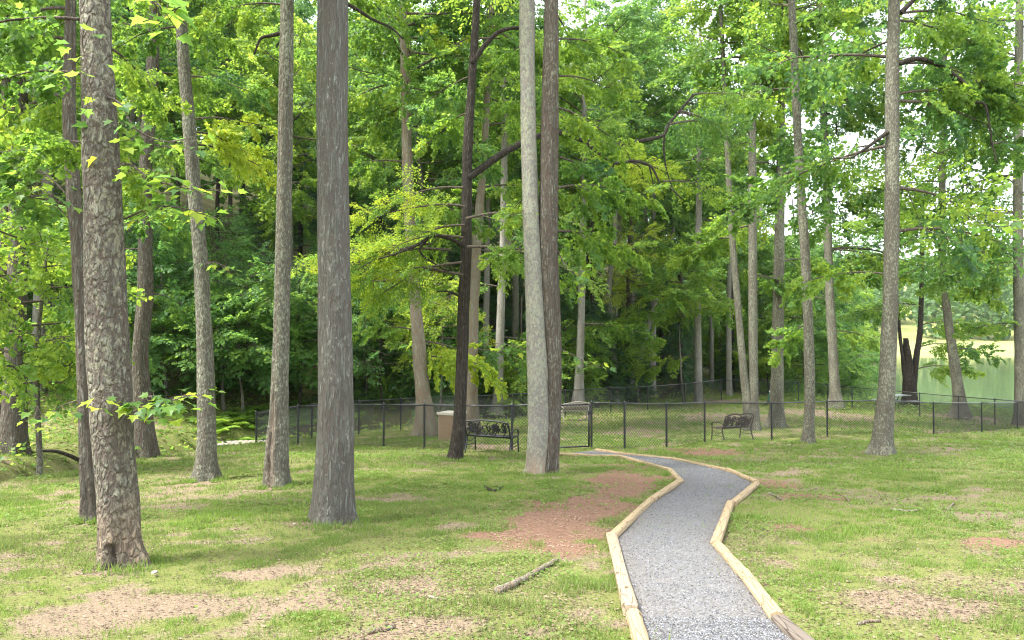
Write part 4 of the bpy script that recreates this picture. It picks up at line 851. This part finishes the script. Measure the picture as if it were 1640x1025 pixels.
for u, d, ch in [(985, 46, 14.5), (1045, 50, 16), (1010, 55, 16)]:
    x = (u-U0)/F*d; wtree('woodland_tree', x, d, where('tall woodland tree', x, d), 'tall trees of the wood', TP[2], 'canopy%d' % r.integers(4), ch, 1.0, r)
# hemlocks: measured spots
for u, d, sc_, lab in [(610, 39, 1.0, 'dark hemlock left of the cream barked trunk, behind the back fence'), (560, 44, 1.15, 'dark hemlock behind the thickest ridged trunk'), (950, 45, .62, 'low dark hemlock right of the weathered bench'), (1005, 47, .55, 'low bluish hemlock at the foot of the leaning bare trunk'),
                       (1060, 55, 1.0, 'tall dark hemlock filling the gap right of the leaning bare trunk'), (1030, 60, 1.2, 'tall dark hemlock behind the leaning bare trunk'), (940, 58, 1.2, 'tall dark hemlock behind the low hemlocks in the centre'), (1090, 51, .6, 'small dark hemlock beside the straight light grey trunk'),
                       (690, 47, 1.2, 'dark hemlock behind the blackish leaning trunk'), (870, 50, 1.1, 'dark hemlock behind the twin stemmed trunk'), (480, 46, 1.2, 'dark hemlock between the two straight grey trunks'), (760, 52, 1.1, 'dark hemlock far behind the stone box'), (1172, 56, .4, 'small blue green conifer by the whitish slim trunk')]:
    x = (u-U0)/F*d; rt = wtree('hemlock_tree', x, d, lab, 'hemlocks behind the fence', HP, 'hemlock%d' % r.integers(3), .3*sc_, sc_, r)
# shrubs and saplings in chosen spots, each described
for u, d, key, ch, cs, lab in [(60, 15.5, 'under0', 2.6, .75, 'sapling with bright broad leaves at the left edge, by the dark pair of trunks'), (270, 31, 'under2', 1.2, .75, 'low layered maple sapling behind the two pale trunks at left'), (110, 33, 'under3', 1.0, .8, 'wide layered shrub on the bank behind the thick scaly trunk'),
                               (390, 31, 'under1', 1.6, .9, 'layered green maple left of the straight lichen grey trunk'), (480, 33, 'under3', 1.4, .8, 'leafy understorey tree between the straight grey trunks'), (835, 37, 'under0', .8, .7, 'bright sapling to the left of the twin stemmed trunk'),
                               (905, 41, 'under2', 1.2, .9, 'bright layered tree behind the weathered bench'), (1020, 46, 'feather0', 6.5, 1.0, 'sunlit yellow green crown above the dark hemlocks'), (1095, 42, 'under0', 4.8, .9, 'bright crown left of the straight light grey trunk'),
                               (1290, 52, 'under1', 1.0, 1.0, 'leafy tree beyond the fence between the slim front trunk and the inlet'), (1230, 54, 'under0', 1.2, 1.0, 'leafy tree behind the broad based trunk'), (1345, 62, 'under1', .2, 1.0, 'pale bushy tree leaning over the inlet'),
                               (1375, 75, 'under3', .0, 1.1, 'bushy tree overhanging the lake beside the wooden frame'), (700, 34, 'feather0', 3.8, .8, 'feathery yellow green crown above the stone box'), (590, 36, 'feather1', 4.2, .9, 'feathery crown right of the thickest ridged trunk')]:
    x = (u-U0)/F*d; wtree('sapling', x, d, lab, None, SP[r.integers(2)], key, ch, cs, r)
# tall trees on the lake side
for i, (u, d) in enumerate([(1300, 62), (1322, 78), (1270, 70), (1345, 95), (1215, 66), (1180, 74), (1120, 70), (1360, 118), (1385, 128), (1250, 58)]):
    x = (u-U0)/F*d; wtree('lakeside_tree', x, d, where('lakeside tree beyond the fence', x, d), 'trees on the left shore', TP[r.integers(4)], 'canopy%d' % r.integers(4), r.uniform(2, 5), r.uniform(.85, 1.0), r, ('under%d' % r.integers(4), .3, 1.0))
# overhead crowns to the right of the open lawn, whose lower leaves hang into the top of the view
# low shrubs along the bank
c = []
for _ in range(900):
    d = r.uniform(17, 60); u = r.uniform(-150, 1400); x = (u-U0)/F*d; s = float(hill_sd(np.array([x]), np.array([d]))[0])
    if .8 < s < 9 and not (u < 520 and s < 6): c.append((x, d, s, u))
for (x, y, s, u) in sorted(spaced(c, 1.7, [])[:70], key=lambda q: q[1]):
    z = gz(x, y); root = thing('shrub', (x, y, z), where('low leafy shrub', x, y), 'shrub', 'shrubs along the wood edge'); sc_ = r.uniform(.5, 1.15)
    add_crown(root, 'shrub%d' % r.integers(3), (0, 0, 0), sc_, r.uniform(0, 6.28))
# far wood across the lake
LV = Leaves(); P, S_ = [], []
nt_ = 210; fx = r.uniform(35, 250, nt_); fy = r.uniform(232, 330, nt_); hh = r.uniform(14, 26, nt_)*(1+.25*vnoise(fx*.02, fy*.02, 5))
for x, y, h in zip(fx, fy, hh):
    n = 170; q = r.normal(0, 1, (n, 3)); q /= np.linalg.norm(q, axis=1)[:, None]; q *= (r.uniform(.6, 1, n)[:, None])*(1+.35*vnoise(q[:, 0:1]*3+x, q[:, 2:3]*3, 3))
    P.append(np.c_[x+q[:, 0]*h*.27, y+q[:, 1]*h*.27, gz(x, y)+h*.52+q[:, 2]*h*.48])
P = np.vstack(P); n = len(P); a = unit(r.normal(0, 1, (n, 3))*np.array([1, 1, .5])); nn_ = unit(np.cross(a, r.normal(0, 1, (n, 3)))+np.array([0, 0, .0]))
fw = build_leaves('wood', [P, a, nn_, r.uniform(1.2, 2.6, n), np.clip(.5+(vnoise(P[:, 0]*.08, P[:, 1]*.08, 2)-.5)*1.2+r.normal(0, .12, n), 0, 1)], 'kite', M['far_leaf'])
tag(link('far_wood', fw), 'pale green wood beyond the field across the lake', 'wood', kind='stuff')
# the wood goes on up and over the hill: too far in to tell the trees apart
P = []; HS = []
fx = r.uniform(-130, 34, 900); fy = r.uniform(30, 135, 900); sdv = hill_sd(fx, fy); kk = (sdv > 34) & (sdv < 75); fx, fy = fx[kk][:260], fy[kk][:260]
for x, y in zip(fx, fy):
    h = r.uniform(13, 22); n = 170; q = r.normal(0, 1, (n, 3)); q /= np.linalg.norm(q, axis=1)[:, None]; q *= (r.uniform(.5, 1, n)[:, None])*(1+.35*vnoise(q[:, 0:1]*3+x, q[:, 2:3]*3, 3))
    P.append(np.c_[x+q[:, 0]*h*.26, y+q[:, 1]*h*.26, gz(x, y)+h*.5+q[:, 2]*h*.5])
P = np.vstack(P); n = len(P); a = unit(r.normal(0, 1, (n, 3))*np.array([1, 1, .5])); nn_ = unit(np.cross(a, r.normal(0, 1, (n, 3))))
fw = build_leaves('hill_wood', [P, a, nn_, r.uniform(.6, 1.3, n), np.clip(.5+(vnoise(P[:, 0]*.1, P[:, 1]*.1, 2)-.5)*1.2+r.normal(0, .15, n), 0, 1)], 'kite', M['leaf_mid'])
tag(link('hill_wood', fw), 'mass of green wood on the upper hillside behind the near trees', 'wood', kind='stuff')
# ferns on the creek bank
def fern_mesh(seed):
    r_ = np.random.default_rng(seed); P, A, Nn, S = [], [], [], []
    for k in range(11):
        az = k*2.4+r_.uniform(-.3, .3); L = r_.uniform(.5, .75)
        for j in range(14):
            f = (j+1)/14; p = np.array([math.cos(az)*L*f, math.sin(az)*L*f, L*(1.0*f-.75*f*f)])
            for s in (-1, 1):
                a2 = az+s*1.2; P.append(p); A.append([math.cos(a2), math.sin(a2), -.15]); Nn.append([-.3*math.cos(az), -.3*math.sin(az), 1]); S.append(.17*math.sin(math.pi*(.12+.85*f))*1.0+.02)
    A = unit(np.array(A)); Nn = np.array(Nn); Nn = unit(Nn-A*np.sum(A*Nn, 1)[:, None])
    return build_leaves('fern', [np.array(P), A, Nn, np.array(S), np.clip(r_.normal(.55, .15, len(P)), 0, 1)], 'oval', M['fern'])
FM = [fern_mesh(i) for i in range(3)]
c = []
for _ in range(600):
    u = r.uniform(340, 560); d = r.uniform(25, 35); x = (u-U0)/F*d; s = float(hill_sd(np.array([x]), np.array([d]))[0]); dc = float(polydist(np.array([x]), np.array([d]), CREEK)[0])
    if -.5 < s < 4.5 and dc > 1.0: c.append((x, d))
for x, y in sorted(spaced(c, .62, [])[:60], key=lambda q: q[1]):
    o = link('fern', FM[r.integers(3)], None, (x, y, gz(x, y)-.02), r.uniform(0, 6.28), r.uniform(.8, 1.5)); tag(o, where('bright fern clump', x, y), 'fern', 'ferns on the creek bank')
# rough green cover on the banks and the wood floor
n = 60000; d = np.sqrt(r.uniform(15**2, 62**2, n)); u = r.uniform(-200, 1700, n); x = (u-U0)/F*d; s = hill_sd(x, d); dc = polydist(x, d, CREEK)
k_ = ((s > -1.5) & (s < 22) | (dc < 2.2) | ((d > 40) & (x > 17) & (ground_z(x, d) > WATER))) & (fbm(x*.5, d*.5, 5) > .42)
x, y = x[k_], d[k_]; n = len(x); z = ground_z(x, y)+r.uniform(.03, .38, n); A = unit(np.c_[r.normal(0, 1, n), r.normal(0, 1, n), r.uniform(-.3, .6, n)]); Nn = np.c_[r.normal(0, .4, n), r.normal(0, .4, n), np.ones(n)]; Nn = unit(Nn-A*np.sum(A*Nn, 1)[:, None])
cm = build_leaves('ground_cover', [np.c_[x, y, z], A, Nn, r.uniform(.07, .2, n), np.clip(r.normal(.5, .2, n), 0, 1)], 'kite', M['leaf_bright'])
tag(link('ground_cover', cm), 'rough leafy ground cover on the creek banks and the wood floor', 'ground cover', kind='stuff')

# ------------------------------------------------------------------ path edging timbers
def timber(a, b, label, material='timber', w=.10, h=.085, flat=False, ext=-.008):
    a = np.array(a); b = np.array(b); A = np.array([a[0], a[1], gz(*a)]); B = np.array([b[0], b[1], gz(*b)]); L = np.linalg.norm(B-A); e = (B-A)/L
    A = A-e*ext; L += 2*ext; seg = 14; th = np.arange(seg)/seg*2*math.pi+.12; pw = .35 if flat else .78
    cy_, cz_ = np.sign(np.cos(th))*np.abs(np.cos(th))**pw*w/2, np.sign(np.sin(th))*np.abs(np.sin(th))**pw*h/2
    xs = np.array([0, .012, .25, .5, .75, 1-.012/L, 1.0]); xs[1] /= L; sc_ = np.array([.86, 1, 1.0, .985, 1.01, 1, .86])
    rg = random.Random(label); V = np.array([[(x*L, cy_[j]*s+.004*math.sin(x*5+rg.random()*6), cz_[j]*s) for j in range(seg)] for x, s in zip(xs, sc_)]).reshape(-1, 3)
    V = np.vstack([V, [(0, 0, 0), (L, 0, 0)]]); n = len(xs)
    Q = [(i*seg+j, i*seg+(j+1) % seg, (i+1)*seg+(j+1) % seg, (i+1)*seg+j) for i in range(n-1) for j in range(seg)]
    T_ = [(n*seg, (j+1) % seg, j) for j in range(seg)]+[(n*seg+1, (n-1)*seg+j, (n-1)*seg+(j+1) % seg) for j in range(seg)]
    o = link('landscape_timber', new_mesh('landscape_timber', V, T_, Q, [M[material]], None, False), None, tuple(A+np.array([rg.uniform(-.012, .012), rg.uniform(-.012, .012), h*.42+rg.uniform(-.012, .012)])))
    o.rotation_euler = (rg.uniform(-.1, .1), -math.asin(e[2]), math.atan2(e[1], e[0])+rg.uniform(-.008, .008)); tag(o, label, 'timber', 'timbers edging the path'); return o
def mid(a, b, t): return (a[0]*(1-t)+b[0]*t, a[1]*(1-t)+b[1]*t)
timber(PLw[0], PLw[1], 'short path edging timber at the bottom edge of the view, left side', 'timber')
timber(PLw[1], PLw[2], 'flat topped sawn timber edging the left side of the path nearest the camera', 'timber_flat', flat=True)
timber(PLw[2], PLw[3], 'rounded timber along the lower half of the red mulch patch', 'timber')
timber(PLw[3], PLw[4], 'rounded timber along the upper half of the red mulch patch', 'timber')
timber(PLw[4], PLw[5], 'short timber at the left bend of the path', 'timber')
timber(PLw[5], mid(PLw[5], PLw[6], 1), 'timber behind the red mulch running back towards the gate', 'timber')
timber(PLw[6], mid(PLw[6], PLw[7], .5), 'last but one timber before the gate, left edge of the path', 'timber')
timber(mid(PLw[6], PLw[7], .5), PLw[7], 'timber touching the foot of the twin stemmed trunk by the gate', 'timber')
timber(PRw[0], PRw[1], 'dark weathered grey timber at the bottom right of the path', 'timber_grey', flat=True)
timber(PRw[1], mid(PRw[1], PRw[2], .45), 'pale rounded timber next to the dark weathered one, right edge', 'timber')
timber(mid(PRw[1], PRw[2], .45), PRw[2], 'rounded timber reaching the inner bend on the right edge', 'timber')
timber(PRw[2], PRw[3], 'timber above the inner bend on the right edge of the path', 'timber')
timber(PRw[3], PRw[4], 'timber running up to the sharp right corner of the path', 'timber')
timber(PRw[4], PRw[5], 'timber running back from the sharp right corner of the path', 'timber')
timber(PRw[5], PRw[6], 'long pale timber on the far side of the path beyond the corner', 'timber')
timber(PRw[6], mid(PRw[6], PRw[7], .5), 'timber halfway to the gate on the far side of the path', 'timber')
timber(mid(PRw[6], PRw[7], .5), PRw[7], 'farthest timber, ending at the gate post', 'timber')

# ------------------------------------------------------------------ chain link fences and gate
FH = 1.2
def fpos(u, d): x = (u-U0)/F*d; return np.array([x, d, gz(x, d)])
def wire_bay(A, B, pitch=.085, wr=.0046, h0=.04, h1=FH-.03):
    L = np.linalg.norm(B[:2]-A[:2]); H = h1-h0; m = MB(); ex = (B-A)/L; off = np.cross([0, 0, 1.], ex); off = off/np.linalg.norm(off)
    for sgn in (1, -1):
        for c_ in np.arange(-H+pitch*.4, L, pitch*1.0):
            s0, s1 = max(c_, 0), min(c_+H, L)
            if s1-s0 < .02: continue
            t0, t1 = s0-c_, s1-c_
            if sgn < 0: t0, t1 = H-t0, H-t1
            P = np.array([A+ex*s0+np.array([0, 0, h0+t0]), A+ex*s1+np.array([0, 0, h0+t1])])+off*.0025*sgn
            m.tube(P, wr, 3, False)
    o = m.mesh('wire_mesh', [M['black_coat']]); return o
def post_mesh(h, r_=.03):
    m = MB(); m.tube([(0, 0, -.2), (0, 0, h)], r_, 10); m.tube([(0, 0, h), (0, 0, h+.02), (0, 0, h+.045)], [r_*1.12, r_*1.1, r_*.4], 10); return m.mesh('post', [M['black_coat']], False)
PM, PM2 = post_mesh(FH+.02), post_mesh(FH+.1, .038)
def fence(name, label, pts, gates=(), pitch=.085, wr=.0046, rail_r=.022):
    W_ = [fpos(u, d) for u, d in pts]; root = thing(name, W_[0], label, 'fence')
    for i, p in enumerate(W_): link('post', PM2 if i in gates else PM, root, p-W_[0])
    for i, (a, b) in enumerate(zip(W_[:-1], W_[1:])):
        if (i, 'gap') in gates: continue
        m = MB(); t_ = np.linspace(0, 1, 5)[:, None]; m.tube(a*(1-t_)+b*t_-W_[0]+np.array([0, 0, FH]), rail_r, 8); link('top_rail', m.mesh('top_rail', [M['black_coat']], True), root)
        me = wire_bay(a-W_[0], b-W_[0], pitch, wr); link('wire_mesh', me, root)['kind'] = 'stuff'
    return W_
FL = fence('chain_link_fence', 'black chain link fence in front, from the corner post at left to the gate', [(411, 25.1), (478, 23.8), (547, 22.6), (615, 21.5), (680, 20.9), (745, 20.4), (820, 20.25), (886, 20.0)])
FR = fence('chain_link_fence', 'black chain link fence in front, running right from the gate past the brown bench', [(947, 20.0), (1000, 19.8), (1067, 21.3), (1128, 23.1), (1235, 24.1), (1324, 26), (1415, 27.4), (1494, 28.7), (1571, 31.6), (1628, 34), (1690, 36.5)])
fence('chain_link_fence', 'black chain link fence at the back, from the corner round to the lake side', [(411, 25.15), (500, 26.2), (575, 27.4), (642, 28.8), (735, 30.6), (823, 32.8), (905, 35.2), (978, 37.6), (1037, 38.8), (1097, 42), (1155, 45.5), (1215, 46.5), (1278, 46), (1325, 44.5), (1364, 42.8), (1418, 40.8), (1472, 38.9), (1534, 37.4), (1592, 36), (1650, 35)], pitch=.11, wr=.004)
# gate: a tube frame with its own mesh, hung on the right hand post
ga, gb = fpos(888, 19.75), fpos(943, 20.0); root = thing('fence_gate', gb, 'closed chain link gate at the end of the path', 'gate')
for nm, p, q in [('frame_upright', ga, ga), ('frame_upright', gb, gb)]:
    m = MB(); m.tube([p-gb+np.array([0, 0, .06]), p-gb+np.array([0, 0, FH-.02])], .024, 10); link(nm, m.mesh(nm, [M['black_coat']], True), root)
for nm, hgt in [('frame_rail', .07), ('frame_rail', FH-.03)]:
    m = MB(); m.tube([ga-gb+np.array([0, 0, hgt]), np.array([0, 0, hgt])], .02, 10); link(nm, m.mesh(nm, [M['black_coat']], True), root)
link('wire_mesh', wire_bay(ga-gb, np.zeros(3), h0=.08, h1=FH-.04), root)['kind'] = 'stuff'
m = MB(); m.box((.03, -.03, FH-.22), (.09, .05, .05)); m.tube([(-.02, -.05, FH-.3), (.08, -.05, FH-.12)], .008, 6); link('latch', m.mesh('latch', [M['black_coat']]), root)
for hz_ in (.3, .95):
    m = MB(); m.tube([(.0, 0, hz_-.04), (.0, 0, hz_+.04)], .034, 8); link('hinge', m.mesh('hinge', [M['black_coat']]), root)

# ------------------------------------------------------------------ benches
def bench(u, d, rz, label, material, style):
    """bench with its seat facing local +Y"""
    p = fpos(u, d); root = thing('park_bench', p, label, 'bench', None, R(rz)); W2 = .62; mt = M[material]
    def part(nm, m, mm=None): return link(nm, m.mesh(nm, [mm or mt], True), root)
    for s in (-1, 1):
        x = s*W2
        m = MB(); m.tube(catmull([(x, -.32, 0), (x, -.24, .22), (x, -.2, .42), (x, -.27, .62), (x, -.34, .86)], 16), .022, 8); part('leg', m)          # rear leg carries on as the back post
        m = MB(); m.tube(catmull([(x, .30, 0), (x, .27, .2), (x, .26, .42), (x, .27, .55), (x, .23, .635)], 14), .02, 8); part('leg', m)
        m = MB(); m.tube(catmull([(x, -.26, .6), (x, -.1, .655), (x, .12, .66), (x, .25, .63), (x, .31, .56), (x, .27, .52)], 18), .018, 8); part('armrest', m)
        m = MB(); m.tube([(x, -.22, .2), (x, .27, .2)], .012, 6); m.tube(catmull([(x, -.22, .36), (x, .02, .28), (x, .26, .36)], 8), .012, 6); part('brace', m)
    for i in range(5):
        y = -.18+i*.105; m = MB(); m.box((0, y, .435+.012*abs(i-2)), (2*W2, .085, .02)); part('seat_slat', m, M['weathered'] if style == 'wood' else mt)
    def bk(x, t):                                     # a point on the leaning back plane, t 0..1 up
        return np.array([x, -.215-.125*t, .47+.4*t])
    top = (lambda x: 1.0+.16*math.cos(x/W2*1.5)) if style == 'arch' else (lambda x: 1.02+.14*abs(math.sin((x/W2+1)*math.pi))+.1*(1-(x/W2)**2))
    if style == 'wood': top = lambda x: 1.0+.12*math.cos(x/W2*3.1)
    xs = np.linspace(-W2, W2, 25)
    m = MB(); m.tube(np.array([bk(x, top(x)) for x in xs]), .024 if style != 'cast' else .03, 8); part('back_rail', m)
    m = MB(); m.tube(np.array([bk(x, .06) for x in xs[::6]]), .022, 8); part('back_rail', m)
    if style == 'wood':
        m = MB()
        for i in range(14):
            x = -W2+.05+i*(2*W2-.1)/13; a, b = bk(x, .08), bk(x, top(x)); c_ = (a+b)/2; m.box(c_, (.075, .018, np.linalg.norm(b-a)), Matrix.Rotation(.3, 3, 'X'))
        for i in range(1): part('backrest', m)
    else:
        m = MB(); r_ = np.random.default_rng(int(u)); a = np.linspace(0, 2*math.pi, 15); w = .017 if style == 'arch' else .02
        for i in range(38 if style == 'arch' else 52):                # scrollwork
            cx, ct = r_.uniform(-W2+.1, W2-.1), r_.uniform(.25, .9); rx = r_.uniform(.05, .10); rt = rx/.42; e = r_.uniform(3.5, 6.2); st = r_.uniform(0, 6.28); aa = st+np.linspace(0, e, 13); q = np.linspace(1, .45, 13)
            m.tube(np.array([bk(np.clip(cx+rx*k*math.cos(v), -W2, W2), np.clip(ct+rt*k*math.sin(v), .08, 1.0)) for v, k in zip(aa, q)]), w, 5, False)
        for i in range(5):
            x = -W2+W2*2*(i+.5)/5; m.tube(np.array([bk(x-.08, .06), bk(x+.03, .4), bk(x-.02, .7), bk(x+.06, 1.0)]), w, 5, False)
        part('backrest', m)
    root.scale = (1, 1, .93)
    return root
bench(788, 19.65, -24, 'black metal bench with scrollwork back seen from behind, left of the twin trunk', 'black_iron', 'arch')
bench(1172, 24.8, 28, 'brown cast metal bench with a scalloped ornate back, right of the gate', 'bronze', 'cast')
bench(921, 33.5, 14, 'weathered grey wooden bench far back inside the fence', 'weathered', 'wood')
# stone clad box with a pale lid
p = fpos(724, 24.8); root = thing('stone_box', p, 'tan block box with a pale lid behind the blackish leaning trunk', 'box', None, R(-28))
M['box_stone'] = simple('tan_stone', (.2, .135, .08), .85, 0, .25, 18, .4); M['box_pink'] = simple('pale_pinkish_stone', (.36, .28, .235), .85, 0, .2, 18, .4); M['lid'] = simple('pale_slab', (.4, .365, .3), .75, 0, .12, 15, .2)
bw, bd, bh = .62, .62, .86
m = MB(); m.box((0, 0, bh/2), (bw-.03, bd-.03, bh)); link('core', m.mesh('core', [M['weathered']]), root)
nr = 5
for iz in range(nr):
    zc = (iz+.5)*bh/nr; o_ = .12 if iz % 2 else -.1
    for face in range(4):
        ca, sa = math.cos(face*math.pi/2), math.sin(face*math.pi/2)
        for (x0, x1) in ((-bw/2, o_), (o_, bw/2)):
            m = MB(); m.box((0, 0, 0), (x1-x0-.012, .03, bh/nr-.012)); me = m.mesh('block', [M['box_pink'] if face == 3 else M['box_stone']])
            xc = (x0+x1)/2; q = np.array([xc*ca+bd/2*sa, xc*sa-bd/2*ca, zc]); b_ = link('block', me, root, q, face*math.pi/2)
m = MB(); m.box((0, 0, bh+.035), (bw+.1, bd+.1, .07)); link('lid', m.mesh('lid', [M['lid']]), root)
# plank footbridge over the creek
p = np.array([(415-U0)/F*27.2, 27.2, 0]); p[2] = gz(-10.6, 25)+.92; root = thing('footbridge', p, 'low plank footbridge over the creek behind the corner post', 'bridge', None, R(8))
for s in (-1, 1): m = MB(); m.box((0, s*.42, -.1), (3.0, .09, .16)); link('beam', m.mesh('beam', [M['weathered']]), root)
for i in range(17):
    m = MB(); m.box((0, 0, 0), (.155, 1.05, .035)); link('plank', m.mesh('plank', [M['plank']]), root, (-1.42+i*.178, .02*math.sin(i*2.1), .0))
# picnic table on the shore
p = fpos(1432, 45.2); root = thing('picnic_table', p, 'picnic table on the grass by the lake, half hidden by the thick front trunk', 'picnic table', None, R(20))
m = MB(); m.box((0, 0, .74), (1.8, .75, .05)); link('tabletop', m.mesh('tabletop', [M['tabletop']]), root)
for s in (-1, 1):
    m = MB(); m.box((0, s*.78, .45), (1.8, .28, .045)); link('seat', m.mesh('seat', [M['tabletop']]), root)
    for t_ in (-1, 1): m = MB(); m.tube([(s*.6, t_*.62, 0), (s*.6, t_*.22, .72)], .025, 8); m.tube([(s*.6, t_*.8, .42), (s*.6, t_*.3, .42)], .022, 8); m.tube([(s*.6, t_*.84, 0), (s*.6, t_*.8, .42)], .022, 8); link('leg', m.mesh('leg', [M['black_iron']], True), root)
# low wooden frame standing in the lake
d = 93.0; p = np.array([(1377-U0)/F*d, d, WATER]); root = thing('wooden_frame', p, 'low grey wooden A frame standing in the lake', 'shelter', None, R(12))
for a, b in [((-1.35, 0, -.05), (.35, 0, .75)), ((.35, 0, .75), (1.1, 0, -.05)), ((.1, 0, .98), (.35, 0, .75)), ((-1.2, .6, -.05), (.45, .6, .7)), ((.45, .6, .7), (1.2, .6, -.05))]:
    m = MB(); m.tube([a, b], .06, 6); link('rail', m.mesh('rail', [M['plank']]), root)
m = MB(); m.add([(-.9, .03, 0), (.35, .03, .66), (.95, .03, 0), (-.9, .55, 0), (.35, .55, .66), (.95, .55, 0)], [(0, 1, 2), (3, 5, 4)], [(0, 3, 4, 1), (1, 4, 5, 2)]); link('panel', m.mesh('panel', [M['weathered']]), root)
# green and black post by the far fence
p = fpos(1231, 42.0); root = thing('striped_post', p, 'black and green post with a curved black foot, beside the broad based trunk', 'post')
def zz_(a, b, r0, mm, nm):
    m = MB(); m.tube(catmull(np.array(a, float), 10), r0, 10); link(nm, m.mesh(nm, [M[mm]], True), root)
zz_([(.08, 0, .85), (.08, 0, 1.0), (.08, 0, 1.28)], 0, .075, 'black_coat', 'cap'); zz_([(.075, 0, .76), (.078, 0, .8), (.08, 0, .85)], 0, .07, 'white_tape', 'band')
zz_([(-.02, 0, .28), (.05, 0, .5), (.075, 0, .76)], 0, .072, 'green_metal', 'pole'); zz_([(-.3, 0, .03), (-.16, 0, .1), (-.02, 0, .28)], 0, .06, 'black_coat', 'foot')

# ------------------------------------------------------------------ sticks and stones
def stick(pts, r0, r1, label, material='bark_tan', lift=.0, name='fallen_branch', twigs=()):
    W_ = [hit(u, v) for u, v in pts]; P = np.array([(x, y, gz(x, y)+r0*.7+lift) for x, y in W_]); b = P[0].copy(); m = MB(); Pc = catmull(P-b, 5*len(P))
    Pc += np.random.default_rng(len(label)).normal(0, r0*.12, Pc.shape); m.tube(Pc, np.linspace(r0, r1, len(Pc)), 9)
    return tag(link(name, m.mesh(name, [M[material]], True), None, b), label, 'stick')
stick([(796, 951), (830, 935), (868, 913), (893, 899)], .03, .016, 'thick bare stick lying on the grass left of the path')
stick([(682, 956), (700, 958), (714, 962)], .012, .008, 'short pale twig on the bare ground left of the thick stick')
stick([(590, 1016), (612, 1011), (634, 1006)], .018, .012, 'grey stick at the bottom edge of the view')
stick([(1228, 790), (1240, 795), (1250, 801)], .02, .012, 'pale twig beside the sharp right corner of the path')
stick([(1372, 1000), (1390, 998), (1406, 996)], .012, .01, 'pale straight twig on the lawn at the lower right')
stick([(1424, 818), (1450, 820), (1478, 818)], .022, .012, 'pale stick on the lawn at right, below the thick front trunk')
stick([(1516, 818), (1520, 812), (1526, 806)], .022, .012, 'short pale stick on the lawn nearer the right edge')
stick([(1353, 796), (1358, 803)], .022, .018, 'small pale chunk of wood at the end of the red soil streak')
stick([(776, 781), (790, 787), (806, 781)], .024, .015, 'dark stub of root lying in the grass left of the twin trunk', 'bark_dark')
P = np.array([px(62, 722, 17.5), px(90, 722, 17.8), (px(110, 728, 18)), px(128, 736, 18.3)]); b = P[0].copy(); m = MB(); m.tube(catmull(P-b, 16), np.linspace(.035, .05, 16), 8)
tag(link('fallen_branch', m.mesh('fallen_branch', [M['bark_dark']], True), None, b), 'dark curved branch lying across the creek at left', 'stick')
def rock(u, v, s, label, seed, col='stone_block'):
    x, y = hit(u, v); r_ = np.random.default_rng(seed); bm = bmesh.new(); bmesh.ops.create_icosphere(bm, subdivisions=2, radius=s)
    for w in bm.verts: w.co *= 1+r_.normal(0, .08); w.co.z *= .45; w.co.y *= .7
    me = bpy.data.meshes.new('stone'); bm.to_mesh(me); bm.free(); me.materials.append(M[col]); tag(link('stone', me, None, (x, y, gz(x, y)+s*.1), r_.uniform(0, 6)), label, 'stone')
M['stone_block'] = simple('pale_stone', (.3, .27, .22), .9, 0, .25, 12, .4)
rock(250, 916, .035, 'pale flat stone in the grass right of the thick scaly trunk', 1); rock(1263, 713, .06, 'pale stone at the foot of the fence right of the brown bench', 2); rock(473, 838, .022, 'small stone left of the thickest ridged trunk', 3)

# ------------------------------------------------------------------ the hazy summer air
m = bpy.data.materials.new('summer_haze'); m.use_nodes = True; n = m.node_tree; n.nodes.clear()
o_ = n.nodes.new('ShaderNodeOutputMaterial'); v_ = n.nodes.new('ShaderNodeVolumePrincipled'); v_.inputs['Color'].default_value = (.86, .93, 1, 1); v_.inputs['Density'].default_value = .0001; v_.inputs['Anisotropy'].default_value = .3
n.links.new(v_.outputs[0], o_.inputs['Volume'])
b = MB(); b.box((75, 200, 30), (520, 520, 90)); tag(link('haze', b.mesh('haze', [m])), 'thin summer haze in the air over the lake and wood', 'haze', kind='stuff')
cy.volume_bounces = 0; cy.volume_step_rate = 5; cy.volume_max_steps = 16
